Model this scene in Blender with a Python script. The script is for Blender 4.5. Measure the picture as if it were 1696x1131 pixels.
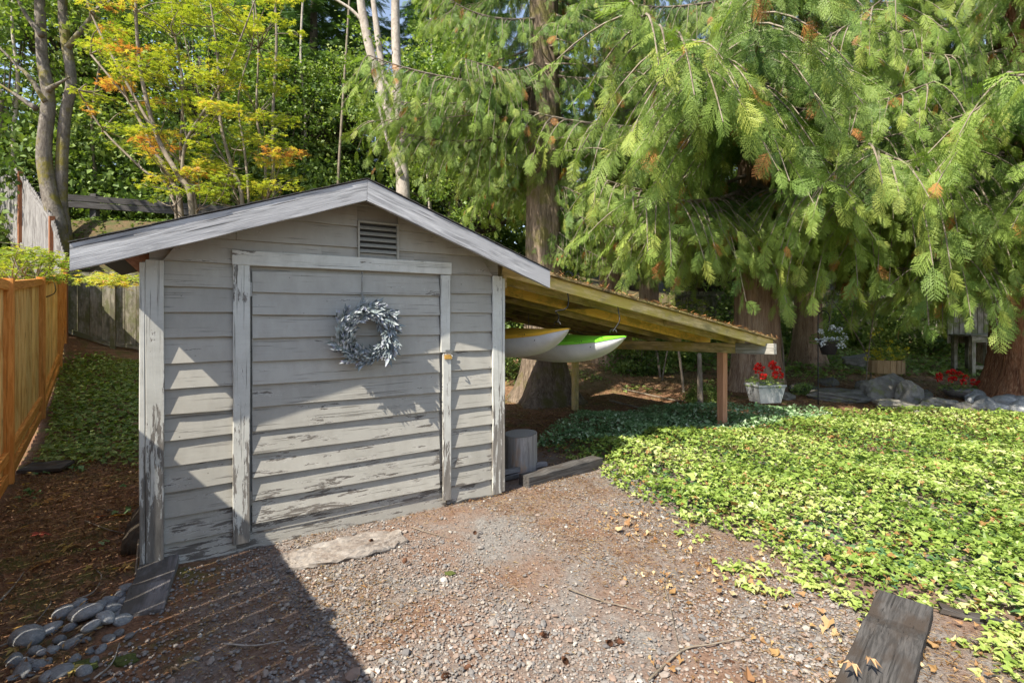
import bpy, math, random
import numpy as np
from mathutils import Vector, Matrix
for o in list(bpy.data.objects): bpy.data.objects.remove(o)
SC = bpy.context.scene
COL = SC.collection
R = math.radians
# ------------------------------------------------------------------ camera, sky, sun, exposure
EYE = 1.5
F = 850.0; CX = 848.0; HY = 521.0           # focal length, centre column and horizon row in photo pixels
cam = bpy.data.cameras.new('camera'); camo = bpy.data.objects.new('camera', cam); COL.objects.link(camo)
camo.location = (0, 0, EYE); camo.rotation_euler = (R(90), 0, 0)
cam.sensor_width = 36; cam.lens = 36*F/1696; cam.shift_y = -(565.5-HY)/1696
cam.clip_start = .05; cam.clip_end = 900
SC.camera = camo
w = bpy.data.worlds.new('World'); SC.world = w; w.use_nodes = True
SUN = Vector((.621, .784, -1.13)).normalized()     # direction the light travels
el = math.asin(-SUN.z); az = math.atan2(-SUN.x, -SUN.y)
nt = w.node_tree; bg = nt.nodes['Background']; sky = nt.nodes.new('ShaderNodeTexSky')
sky.sky_type = 'NISHITA'; sky.sun_disc = False; sky.sun_elevation = el; sky.sun_rotation = az
sky.air_density = 1.0; sky.dust_density = .6; sky.ozone_density = 1.2
hs = nt.nodes.new('ShaderNodeHueSaturation'); hs.inputs['Saturation'].default_value = .78; nt.links.new(sky.outputs[0], hs.inputs['Color']); nt.links.new(hs.outputs[0], bg.inputs[0]); bg.inputs[1].default_value = .135
sl = bpy.data.lights.new('sun', 'SUN'); so = bpy.data.objects.new('sun', sl); COL.objects.link(so)
sl.energy = 5.0; sl.angle = R(.53); sl.color = (1, .93, .80)
so.rotation_euler = SUN.to_track_quat('-Z', 'Y').to_euler(); so.location = (-6, -6, 12)
SC.view_settings.view_transform = 'Standard'; SC.view_settings.look = 'None'
SC.view_settings.exposure = 1.05; SC.view_settings.gamma = 1; SC.view_settings.use_curve_mapping = False
SC.render.engine = 'CYCLES'
SC.cycles.max_bounces = 4; SC.cycles.diffuse_bounces = 3; SC.cycles.transmission_bounces = 2; SC.cycles.glossy_bounces = 2

# ------------------------------------------------------------------ helpers
rng = np.random.default_rng(7); rnd = random.Random(5)
def P(px, py, Y): return Vector(((px-CX)/F*Y, Y, EYE+(HY-py)/F*Y))
def G(px, py, z=0.0):
    Y = (EYE-z)*F/(py-HY); return Vector(((px-CX)/F*Y, Y, z))
def sstep(a, b, x):
    t = np.clip((np.asarray(x, float)-a)/(b-a), 0, 1); return t*t*(3-2*t)
def H(x, y):
    x = np.asarray(x, float); y = np.asarray(y, float)
    left = sstep(-1.2, -3.0, x)
    z = left*.14*np.clip(y-5.9, 0, 5)
    right = 1-sstep(-1.0, -4.0, x)
    z = z+right*(.07*np.clip(y-10.5, 0, 60)) + right*(-.15)*np.exp(-((x-1.2)**2/5+(y-9.3)**2/5))
    y0 = 10.9+9*sstep(-3.5, 3, x)
    hill = sstep(0, 1.7, y-y0)*(3.1-1.6*sstep(-4, 4, x))
    z = z+hill*(1-.75*sstep(4, 9, x))*(1-.72*sstep(-.885, -.93, x/np.maximum(y, 3)))
    z = z+sstep(-7.6, -10.4, x)*(1.1*sstep(7.5, 11, y)) - sstep(-7.6, -10.4, x)*1.1*sstep(10.9, 12.6, y)
    z = z+.10*np.clip(y-24, 0, 130)
    z = z+.02*np.sin(x*2.1+1)*np.cos(y*1.7)*sstep(4, 7, y)+.008*np.sin(x*5.3)*np.cos(y*4.1)
    return z
def Hs(x, y): return float(H(x, y))

def tag(o, label=None, cat=None, group=None, kind=None):
    if label: o['label'] = label
    if cat: o['category'] = cat
    if group: o['group'] = group
    if kind: o['kind'] = kind
    return o
def empty(name, loc=(0, 0, 0), rz=0, **k):
    o = bpy.data.objects.new(name, None); COL.objects.link(o); o.location = loc; o.rotation_euler = (0, 0, rz)
    o.empty_display_size = .1
    return tag(o, **k)
def link(name, me, parent=None, mat=None, M=None, **k):
    o = bpy.data.objects.new(name, me); COL.objects.link(o)
    if mat and not me.materials: me.materials.append(mat)
    if parent: o.parent = parent
    if M is not None: o.matrix_local = M if parent else M
    return tag(o, **k)
def mesh(name, V, T, mat=None, smooth=False, attr=None):
    """V (n,3); T (m,k) array of k-gons, or a list of faces"""
    me = bpy.data.meshes.new(name)
    V = np.asarray(V, dtype=np.float32)
    if isinstance(T, np.ndarray):
        k = T.shape[1]
        me.vertices.add(len(V)); me.vertices.foreach_set('co', V.ravel())
        me.loops.add(T.size); me.loops.foreach_set('vertex_index', T.astype(np.int32).ravel())
        me.polygons.add(len(T)); me.polygons.foreach_set('loop_start', np.arange(0, T.size, k, dtype=np.int32))
        me.update(calc_edges=True)
    else:
        me.from_pydata([tuple(map(float, v)) for v in V], [], [tuple(int(i) for i in f) for f in T]); me.update()
    me.polygons.foreach_set('use_smooth', np.full(len(me.polygons), bool(smooth)))
    if attr is not None:
        a = me.attributes.new('rnd', 'FLOAT', 'POINT'); a.data.foreach_set('value', np.asarray(attr, dtype=np.float32))
    if mat: me.materials.append(mat)
    return me
def cat(parts):
    """join [(V,T,attr)] of triangle arrays"""
    Vs, Ts, As, n = [], [], [], 0
    for V, T, A in parts:
        Vs.append(V); Ts.append(T+n); As.append(A if np.ndim(A) else np.full(len(V), A)); n += len(V)
    return np.concatenate(Vs), np.concatenate(Ts), np.concatenate(As)
def inst(TV, TT, M, Pn, A=None):
    """template copied through n matrices"""
    n = len(Pn); V = np.einsum('nij,vj->nvi', M, TV)+Pn[:, None, :]
    T = (TT[None]+(np.arange(n)*len(TV))[:, None, None]).reshape(-1, TT.shape[1])
    if A is None: A = rng.random(n)
    return V.reshape(-1, 3), T, np.repeat(A, len(TV))
def rotm(yaw, pitch=0, roll=0):
    """local X forward (yaw about Z, pitch up), roll about X. arrays ok -> (n,3,3)"""
    yaw, pitch, roll = np.broadcast_arrays(np.atleast_1d(np.asarray(yaw, float)), pitch, roll)
    cy, sy, cp, sp, cr, sr = np.cos(yaw), np.sin(yaw), np.cos(pitch), np.sin(pitch), np.cos(roll), np.sin(roll)
    X = np.stack([cy*cp, sy*cp, sp], -1); Y0 = np.stack([-sy, cy, 0*cy], -1); Z0 = np.cross(X, Y0)
    Y = Y0*cr[:, None]+Z0*sr[:, None]; Z = -Y0*sr[:, None]+Z0*cr[:, None]
    return np.stack([X, Y, Z], -1)
def tube(pts, rad, sides=8, jit=0.0, cap=True):
    """triangulated tube along a polyline"""
    pts = np.asarray(pts, float); rad = np.broadcast_to(np.asarray(rad, float), (len(pts),))
    d = np.gradient(pts, axis=0); d /= np.linalg.norm(d, axis=1)[:, None]+1e-9
    ref = np.array([0, 0, 1.]) if abs(d[0][2]) < .8 else np.array([1., 0, 0])
    a = np.cross(d, ref); a /= np.linalg.norm(a, axis=1)[:, None]+1e-9; b = np.cross(d, a)
    th = np.arange(sides)*2*np.pi/sides
    r = rad[:, None]*(1+jit*(rng.random((len(pts), sides))-.5))
    V = pts[:, None]+r[..., None]*(np.cos(th)[None, :, None]*a[:, None]+np.sin(th)[None, :, None]*b[:, None])
    V = V.reshape(-1, 3); n = len(pts)
    i = np.arange(n-1)[:, None]*sides; j = np.arange(sides)[None]; j2 = (j+1) % sides
    q = np.stack([i+j, i+j2, i+sides+j2, i+sides+j], -1).reshape(-1, 4)
    T = np.concatenate([q[:, [0, 1, 2]], q[:, [0, 2, 3]]])
    if cap:
        V = np.concatenate([V, pts[[0]], pts[[-1]]]); c0, c1 = n*sides, n*sides+1; jj = np.arange(sides); jn = (jj+1) % sides
        T = np.concatenate([T, np.stack([jn, jj, np.full(sides, c0)], -1), np.stack([jj+(n-1)*sides, jn+(n-1)*sides, np.full(sides, c1)], -1)])
    return V, T
def curve(pts, n=8):
    """Catmull-Rom through points"""
    p = np.asarray(pts, float); p = np.vstack([2*p[0]-p[1], p, 2*p[-1]-p[-2]]); out = []
    for i in range(1, len(p)-2):
        for t in np.arange(n)/n:
            out.append(.5*((2*p[i])+(-p[i-1]+p[i+1])*t+(2*p[i-1]-5*p[i]+4*p[i+1]-p[i+2])*t*t+(-p[i-1]+3*p[i]-3*p[i+1]+p[i+2])*t**3))
    out.append(p[-2]); return np.array(out)
_pc = {}
def plank_mesh(L, W, T, seg=1, wob=0.0, ch=.003, key=0):
    """board along X, width along Z, thickness along Y, chamfered edges; centred"""
    k = (round(L, 3), round(W, 3), round(T, 3), seg, wob, key)
    if k in _pc: return _pc[k]
    ch = min(ch, T*.3, W*.3)
    w2, t2 = W/2, T/2
    ring = [(-t2, -w2+ch), (-t2+ch, -w2), (t2-ch, -w2), (t2, -w2+ch), (t2, w2-ch), (t2-ch, w2), (-t2+ch, w2), (-t2, w2-ch)]
    V = []; r = random.Random(hash(k) & 0xffff)
    for i in range(seg+1):
        x = -L/2+L*i/seg; dz = r.uniform(-wob, wob); dw = r.uniform(-wob, wob)
        for (y, z) in ring: V.append((x+(r.uniform(-wob, wob) if i in (0, seg) else 0), y, z+dz+(dw if z > 0 else 0)))
    Fs = []
    for i in range(seg):
        for j in range(8):
            a = i*8+j; b = i*8+(j+1) % 8; Fs.append((a, b, b+8, a+8))
    Fs.append(tuple(range(8))); Fs.append(tuple(range(seg*8+7, seg*8-1, -1)))
    me = mesh('plank', V, Fs); me.flip_normals() if False else None
    _pc[k] = me; return me
def frame(p0, p1, wdir):
    p0 = Vector(p0); p1 = Vector(p1); x = (p1-p0).normalized(); z = Vector(wdir); z = (z-x*z.dot(x)).normalized(); y = z.cross(x)
    M = Matrix((x, y, z)).transposed().to_4x4(); M.translation = (p0+p1)/2; return M
def plank(name, p0, p1, W, T, mat, parent=None, wdir=(0, 0, 1), seg=1, wob=0.0, var=3, **k):
    L = round((Vector(p1)-Vector(p0)).length, 2)
    me0 = plank_mesh(L, W, T, seg, wob, key=rnd.randrange(var) if wob else 0)
    key = (me0.name, mat.name)
    if key not in _pc:
        if not me0.materials: me0.materials.append(mat); _pc[key] = me0
        else: m2 = me0.copy(); m2.materials.clear(); m2.materials.append(mat); _pc[key] = m2
    return link(name, _pc[key], parent, None, frame(p0, p1, wdir), **k)
def noise_pts(V, amp, sc=3.0, seed=0):
    V = np.asarray(V, float); s = seed*1.7
    n = np.sin(V[:, 0]*sc*1.3+s)*np.cos(V[:, 1]*sc*1.1+s*2)+.6*np.sin(V[:, 2]*sc*1.9+V[:, 0]*sc*.8+s)+.4*np.cos((V[:, 1]+V[:, 2])*sc*2.7+s*3)
    return n*amp
ico_cache = {}
def ico(sub=1):
    if sub in ico_cache: return ico_cache[sub]
    t = (1+5**.5)/2
    V = np.array([(-1, t, 0), (1, t, 0), (-1, -t, 0), (1, -t, 0), (0, -1, t), (0, 1, t), (0, -1, -t), (0, 1, -t), (t, 0, -1), (t, 0, 1), (-t, 0, -1), (-t, 0, 1)], float)
    T = [(0, 11, 5), (0, 5, 1), (0, 1, 7), (0, 7, 10), (0, 10, 11), (1, 5, 9), (5, 11, 4), (11, 10, 2), (10, 7, 6), (7, 1, 8), (3, 9, 4), (3, 4, 2), (3, 2, 6), (3, 6, 8), (3, 8, 9), (4, 9, 5), (2, 4, 11), (6, 2, 10), (8, 6, 7), (9, 8, 1)]
    V = [v/np.linalg.norm(v) for v in V]
    for _ in range(sub):
        c = {}; T2 = []
        def mid(a, b):
            k = (min(a, b), max(a, b))
            if k not in c: m = V[a]+V[b]; V.append(m/np.linalg.norm(m)); c[k] = len(V)-1
            return c[k]
        for a, b, d in T: x, y, z = mid(a, b), mid(b, d), mid(d, a); T2 += [(a, x, z), (b, y, x), (d, z, y), (x, y, z)]
        T = T2
    ico_cache[sub] = (np.array(V), np.array(T)); return ico_cache[sub]
def lathe(prof, seg=20, jit=0):
    """prof [(r,z)] -> triangles"""
    V = []; T = []
    for r_, z in prof:
        for j in range(seg):
            a = 2*math.pi*j/seg; rr = r_*(1+jit*(rnd.random()-.5)); V.append((rr*math.cos(a), rr*math.sin(a), z))
    for i in range(len(prof)-1):
        for j in range(seg):
            a, b = i*seg+j, i*seg+(j+1) % seg; T += [(a, b, b+seg), (a, b+seg, a+seg)]
    return np.array(V, float), np.array(T)

# ------------------------------------------------------------------ materials
class N:
    def __init__(s, name):
        s.m = bpy.data.materials.new(name); s.m.use_nodes = True; s.t = s.m.node_tree; s.t.nodes.clear()
        s.out = s.n('OutputMaterial'); s.x = 0
    def n(s, typ, **k):
        a = s.t.nodes.new('ShaderNode'+typ)
        for q, v in k.items(): setattr(a, q, v)
        return a
    def l(s, a, b): s.t.links.new(a, b)
    def val(s, sock, v):
        if hasattr(v, 'is_linked') or isinstance(v, bpy.types.NodeSocket): s.l(v, sock)
        elif isinstance(v, (tuple, list)): sock.default_value = (*v, 1) if len(v) == 3 and sock.type == 'RGBA' else v
        else: sock.default_value = v
    def coords(s, scale=(1, 1, 1), rand=True, kind='Object', warp=0):
        c = s.n('TexCoord').outputs[kind]
        if rand:
            oi = s.n('ObjectInfo'); mu = s.n('Math', operation='MULTIPLY'); s.l(oi.outputs['Random'], mu.inputs[0]); mu.inputs[1].default_value = 37
            ad = s.n('VectorMath', operation='ADD'); s.l(c, ad.inputs[0]); s.l(mu.outputs[0], ad.inputs[1]); c = ad.outputs[0]
        mp = s.n('Mapping'); mp.inputs['Scale'].default_value = scale; s.l(c, mp.inputs[0]); return mp.outputs[0]
    def noise(s, co, scale, detail=4, rough=.6, dist=0):
        a = s.n('TexNoise'); s.l(co, a.inputs['Vector']); a.inputs['Scale'].default_value = scale
        a.inputs['Detail'].default_value = detail; a.inputs['Roughness'].default_value = rough; a.inputs['Distortion'].default_value = dist
        return a.outputs['Fac']
    def vor(s, co, scale, feat='F1', out='Distance', rand=1):
        a = s.n('TexVoronoi', feature=feat); s.l(co, a.inputs['Vector']); a.inputs['Scale'].default_value = scale; a.inputs['Randomness'].default_value = rand
        return a.outputs[out]
    def ramp(s, f, stops):
        a = s.n('ValToRGB'); s.l(f, a.inputs[0]); e = a.color_ramp.elements
        while len(e) < len(stops): e.new(.5)
        for q, (p, c) in zip(e, stops): q.position = p; q.color = (c, c, c, 1) if not isinstance(c, (tuple, list)) else (*c, 1)
        return a.outputs[0]
    def mix(s, f, a, b, mode='MIX'):
        m = s.n('Mix', data_type='RGBA', blend_type=mode); s.val(m.inputs[0], f); s.val(m.inputs[6], a); s.val(m.inputs[7], b); return m.outputs[2]
    def math(s, op, a, b=0):
        m = s.n('Math', operation=op); s.val(m.inputs[0], a); s.val(m.inputs[1], b); return m.outputs[0]
    def attr(s, name='rnd'): a = s.n('Attribute'); a.attribute_name = name; return a.outputs['Fac']
    def rand(s): return s.n('ObjectInfo').outputs['Random']
    def bump(s, h, strength=.5, dist=.01):
        b = s.n('Bump'); b.inputs['Strength'].default_value = strength; b.inputs['Distance'].default_value = dist; s.l(h, b.inputs['Height']); return b.outputs[0]
    def bsdf(s, col, rough=.8, normal=None, spec=.3, **k):
        b = s.n('BsdfPrincipled'); s.val(b.inputs['Base Color'], col); s.val(b.inputs['Roughness'], rough); b.inputs['Specular IOR Level'].default_value = spec
        if normal is not None: s.l(normal, b.inputs['Normal'])
        for q, v in k.items(): s.val(b.inputs[q], v)
        return b.outputs[0]
    def done(s, sh): s.l(sh, s.out.inputs[0]); return s.m
def wood(name, c1, c2, c3=None, grain=1.0, bump=.5, knots=True, moss=None, dark=.5, along=1.2, rough=.85, var=.25):
    """bare wood, grain along local X"""
    m = N(name); co = m.coords((along, 14, 14)); g = m.noise(co, 3.2*grain, 6, .65, .6); fine = m.noise(m.coords((2.5, 90, 90)), 2.5, 3, .6)
    col = m.mix(m.ramp(g, [(.40, 0), (.60, 1)]), c1, c2)
    if c3: col = m.mix(m.ramp(m.noise(m.coords((1.2, 3, 3)), 2.2, 4, .6), [(.48, 0), (.62, 1)]), col, c3)
    cr = m.ramp(m.noise(m.coords((.8, 40, 40)), 2, 3, .5, .2), [(.30, 1), (.38, 0)])
    col = m.mix(m.math('MULTIPLY', cr, dark), col, tuple(.25*x for x in c1))
    if knots:
        v = m.ramp(m.vor(m.coords((1, 2.2, 2.2)), 2.1), [(.055, 1), (.10, 0)]); col = m.mix(m.math('MULTIPLY', v, .8), col, tuple(.22*x for x in c1))
    if moss:
        f = m.ramp(m.noise(m.coords((1, 1.6, 1.6)), 3.5, 5, .7), [(.46, 0), (.60, 1)]); col = m.mix(m.math('MULTIPLY', f, .85), col, moss)
    va = m.math('ADD', 1-var/2, m.math('MULTIPLY', m.rand(), var)); col = m.mix(1.0, col, va, 'MULTIPLY')
    hgt = m.math('ADD', m.math('MULTIPLY', g, .6), m.math('SUBTRACT', m.math('MULTIPLY', fine, .3), m.math('MULTIPLY', cr, .6)))
    return m.done(m.bsdf(col, rough, m.bump(hgt, bump, .004), .2))
def paint(name, base, chip, under, amount=.5, lowz=.8, zk=1.0, bump=.5, vertical=False, dirt=.35):
    """old paint over grain, peeling more near the ground"""
    m = N(name); c = m.coords((1.3, 12, 12)); g = m.noise(c, 3, 6, .7, .4); cl = m.noise(m.coords((.9, 1.6, 1.6)), 1.7, 3, .6); fine = m.noise(m.coords((3, 110, 110)), 2.5, 3, .6)
    geo = m.n('NewGeometry'); sx = m.n('SeparateXYZ'); m.l(geo.outputs['Position'], sx.inputs[0])
    low = m.ramp(m.math('DIVIDE', sx.outputs['Z'], lowz), [(0, 1), (1, 0)])
    big = m.noise(m.coords((1.3, 7.5, 7.5)), 2.6, 8, .74, .5)
    col = m.mix(m.ramp(m.noise(m.coords((1, 2, 2)), 1.6, 4, .6), [(.3, 0), (.7, 1)]), base, tuple(x*.86 for x in base))
    th = m.math('ADD', m.math('MULTIPLY', big, .55), m.math('ADD', m.math('MULTIPLY', g, .40), m.math('ADD', m.math('MULTIPLY', low, .10*zk), m.math('MULTIPLY', cl, .22))))
    pk = m.ramp(th, [(.75-.14*amount, 0), (.765-.14*amount, 1)])
    rim = m.ramp(th, [(.735-.14*amount, 0), (.745-.14*amount, .7)])
    col = m.mix(rim, col, chip)
    un = m.mix(m.ramp(g, [(.35, 0), (.65, 1)]), under, tuple(x*.5 for x in under))
    col = m.mix(pk, col, un)
    ck = m.ramp(m.noise(m.coords((.9, 48, 48)), 2.2, 4, .6), [(.34, 1), (.39, 0)]); col = m.mix(m.math('MULTIPLY', ck, .6), col, tuple(x*.3 for x in under))
    sp = m.ramp(m.vor(m.coords((1, 1, 1)), 16), [(.05, 1), (.09, 0)]); sp2 = m.ramp(m.noise(m.coords((1, 1, 1)), 5), [(.55, 0), (.62, 1)])
    col = m.mix(m.math('MULTIPLY', m.math('MULTIPLY', sp, sp2), .7), col, (.06, .055, .05))
    di = m.ramp(m.noise(m.coords((2.2, 1, 1), kind='Object'), 4.5, 5, .65), [(.42, 0), (.75, 1)]); col = m.mix(m.math('MULTIPLY', di, dirt), col, (.20, .185, .155))
    va = m.math('ADD', .91, m.math('MULTIPLY', m.rand(), .14)); col = m.mix(1.0, col, va, 'MULTIPLY')
    h = m.math('SUBTRACT', m.math('ADD', m.math('MULTIPLY', g, .35), m.math('MULTIPLY', fine, .2)), m.math('ADD', m.math('MULTIPLY', pk, .5), m.math('MULTIPLY', ck, .5)))
    return m.done(m.bsdf(col, .65, m.bump(h, bump, .004), .3))
def leafmat(name, stops, trans=.3, rough=.5, spec=.3, tint=(.9, 1.1, .4), objvar=.0):
    m = N(name); col = m.ramp(m.attr(), stops)
    nz = m.noise(m.coords((1, 1, 1), rand=False), 2.0, 3, .6); col = m.mix(m.math('MULTIPLY', m.ramp(nz, [(.35, 0), (.65, 1)]), .35), col, m.mix(1, col, (.55, .68, .55), 'MULTIPLY'))
    if objvar:
        va = m.math('ADD', 1-objvar/2, m.math('MULTIPLY', m.rand(), objvar)); col = m.mix(1.0, col, va, 'MULTIPLY')
    a = m.bsdf(col, rough, None, spec); t = m.n('BsdfTranslucent'); m.l(m.mix(1, col, tint, 'MULTIPLY'), t.inputs[0])
    mx = m.n('MixShader'); mx.inputs[0].default_value = trans; m.l(a, mx.inputs[1]); m.l(t.outputs[0], mx.inputs[2]); return m.done(mx.outputs[0])
def plain(name, col, rough=.6, var=.15, bump=.2, sc=30, metallic=0, spec=.4):
    m = N(name); n = m.noise(m.coords(), sc, 4, .6); c = m.mix(m.ramp(n, [(.3, 0), (.7, 1)]), col, tuple(x*(1-var*2) for x in col))
    return m.done(m.bsdf(c, rough, m.bump(n, bump, .003), spec, Metallic=metallic))
def bark(name, c1, c2, c3, vs=7, zs=.9, moss=None, bump=1.0, mossz=None):
    m = N(name); co = m.coords((vs, vs, zs)); g = m.noise(co, 1.6, 7, .7, .8); f = m.noise(m.coords((vs*4, vs*4, zs*3)), 2, 4, .6)
    col = m.mix(m.ramp(g, [(.36, 0), (.62, 1)]), c1, c2); col = m.mix(m.ramp(f, [(.5, 0), (.75, 1)]), col, c3)
    if moss: col = m.mix(m.ramp(m.noise(m.coords(), 2.2, 5, .7), [(.5, 0), (.62, .85)]), col, moss)
    return m.done(m.bsdf(col, .95, m.bump(m.math('ADD', g, m.math('MULTIPLY', f, .3)), bump, .05), .1))
M = {}
M['siding'] = paint('siding paint', (.375, .36, .32), (.52, .50, .46), (.19, .17, .15), .36, .9, .9, .5)
M['door'] = paint('door paint', (.375, .362, .325), (.52, .50, .46), (.18, .16, .14), .50, .95, .9, .55)
M['trim'] = paint('trim paint', (.55, .55, .51), (.66, .66, .63), (.26, .24, .215), .62, 1.15, 1.5, .8)
M['barge'] = wood('barge board', (.20, .20, .21), (.44, .44, .455), (.33, .33, .345), grain=1.1, bump=1.2, dark=.9, along=.9, var=.1)
M['soffit'] = wood('soffit', (.36, .29, .22), (.46, .37, .28), bump=.4)
M['redwood'] = wood('red sheathing', (.36, .16, .10), (.48, .24, .16), bump=.5)
M['shingle'] = plain('asphalt shingle', (.075, .07, .065), .95, .3, .8, 60)
M['lumber_y'] = wood('yellow lumber', (.80, .48, .09), (.88, .58, .14), grain=.8, bump=.3, moss=(.42, .30, .07))
M['lumber_m'] = wood('mossy lumber', (.38, .29, .13), (.62, .48, .24), (.24, .20, .09), moss=(.42, .33, .07), bump=.7)
M['lumber_shade'] = wood('shade-darkened mossy lumber', (.14, .10, .045), (.34, .25, .11), (.08, .06, .035), moss=(.20, .18, .05), bump=.7)  # rear rafters: recess shade mixed into a darker copy of the mossy wood
M['deck'] = wood('lean-to sheathing', (.17, .115, .055), (.36, .26, .13), (.09, .065, .035), moss=(.17, .15, .05), bump=.7)  # tone lowered so the roof underside holds painted-in shade
M['post'] = wood('brown post', (.42, .20, .11), (.52, .27, .16), bump=.3, knots=False)
M['fence_o'] = wood('stained fence board', (.80, .47, .16), (.90, .66, .32), (.62, .32, .10), bump=.6, var=.3, grain=1.3)
M['fence_p'] = wood('stained fence post', (.56, .22, .05), (.74, .35, .10), bump=.6, knots=False, var=.15)
M['fence_g'] = wood('weathered fence board', (.22, .195, .15), (.34, .31, .25), (.13, .12, .085), moss=(.13, .135, .06), bump=.8, var=.35)
M['fence_b'] = wood('pale hill fence board', (.17, .16, .155), (.27, .26, .25), (.12, .11, .105), bump=.6, var=.25)
M['fence_bp'] = wood('brown hill post', (.24, .10, .05), (.32, .14, .07), bump=.3)
M['timber'] = wood('weathered timber', (.045, .042, .040), (.10, .093, .088), (.06, .047, .038), bump=1.0, grain=1.3, along=.9)
M['block'] = wood('grey end block', (.14, .13, .125), (.22, .20, .195), (.10, .09, .08), bump=1.0, knots=False)
M['greybeam'] = wood('grey beam end', (.26, .24, .21), (.46, .44, .40), (.34, .30, .24), bump=1.0)
M['rail'] = wood('guard rail', (.05, .045, .045), (.09, .085, .085), bump=.5)
M['metal'] = plain('dull steel', (.30, .30, .29), .45, .2, .2, 80, .8)
M['brass'] = plain('yellow brass', (.72, .42, .10), .45, .2, .2, 80, .4)
M['black'] = plain('black iron', (.02, .02, .02), .5, .2, .1)

# ------------------------------------------------------------------ ground
def ground_mat():
    m = N('ground'); geo = m.n('NewGeometry'); pos = geo.outputs['Position']; sx = m.n('SeparateXYZ'); m.l(pos, sx.inputs[0])
    def nz(sc, d=4, r=.6, dist=0):
        a = m.n('TexNoise'); m.l(pos, a.inputs['Vector']); a.inputs['Scale'].default_value = sc; a.inputs['Detail'].default_value = d; a.inputs['Roughness'].default_value = r; a.inputs['Distortion'].default_value = dist; return a.outputs['Fac']
    X, Y, Z = sx.outputs
    v = m.n('TexVoronoi'); m.l(pos, v.inputs['Vector']); v.inputs['Scale'].default_value = 75
    grav = m.mix(m.ramp(v.outputs['Color'], [(.2, 0), (.8, 1)]), (.15, .138, .128), (.26, .24, .22))
    dust = m.mix(m.ramp(nz(30, 5, .7), [(.35, 0), (.7, 1)]), (.145, .085, .058), (.27, .18, .13))
    front = m.mix(m.ramp(nz(1.6, 6, .7, .4), [(.38, 0), (.60, 1)]), grav, dust)
    lit = m.mix(m.ramp(nz(45, 5, .75), [(.35, 0), (.65, 1)]), (.11, .056, .034), (.30, .165, .095))
    lit = m.mix(m.ramp(nz(3, 5, .7), [(.5, 0), (.7, .7)]), lit, (.10, .085, .06))
    mossf = m.ramp(nz(2.2, 5, .7), [(.52, 0), (.62, 1)]); lit = m.mix(m.math('MULTIPLY', mossf, .75), lit, (.10, .11, .03)); hil = m.ramp(m.math('DIVIDE', Z, 5), [(.22, 0), (.34, 1)]); lit = m.mix(hil, lit, m.mix(m.ramp(nz(4, 6, .75), [(.4, 0), (.6, 1)]), (.13, .085, .05), (.07, .075, .028)))
    # gravel only on the yard in front of the shed
    e = m.math('ADD', m.math('MULTIPLY', X, .843), m.math('MULTIPLY', m.math('SUBTRACT', Y, 0), .0))
    edge = m.math('ADD', X, m.math('ADD', m.math('MULTIPLY', Y, .22), m.math('MULTIPLY', nz(2.5), 1.0)))
    fl = m.ramp(m.math('ADD', m.math('MULTIPLY', edge, .5), .9), [(.60, 0), (.74, 1)])
    fy = m.ramp(m.math('DIVIDE', Y, 10), [(.52, 1), (.60, 0)])
    col = m.mix(m.math('MULTIPLY', fl, fy), lit, front)
    far = m.math('MULTIPLY', m.ramp(m.math('DIVIDE', Y, 40), [(.25, 0), (.30, 1)]), m.ramp(m.math('DIVIDE', Z, 5), [(.22, 1), (.34, 0)]))
    dirt = m.mix(m.ramp(nz(1.3, 6, .7, .5), [(.4, 0), (.6, 1)]), (.34, .20, .12), (.14, .12, .055))
    col = m.mix(far, col, dirt)
    h = m.math('ADD', m.math('MULTIPLY', v.outputs['Distance'], .5), nz(60, 5, .75))
    return m.done(m.bsdf(col, .95, m.bump(h, .8, .012), .15))
g1 = lambda n, a, b: np.sinh(np.linspace(math.asinh(a), math.asinh(b), n))
xs = g1(330, -60, 60)*2.2; ys = 3+g1(330, -8, 70)*2.6
XX, YY = np.meshgrid(xs, ys); ZZ = H(XX, YY)
fine = (YY < 6)*.006*(np.sin(XX*31+YY*9)*np.cos(YY*27))
V = np.stack([XX, YY, ZZ+fine], -1).reshape(-1, 3); nx = len(xs)
i = (np.arange(len(ys)-1)[:, None]*nx+np.arange(nx-1)[None]).ravel()
link('ground', mesh('ground', V, np.stack([i, i+1, i+nx+1, i+nx], -1), ground_mat(), True), kind='structure')

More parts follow.
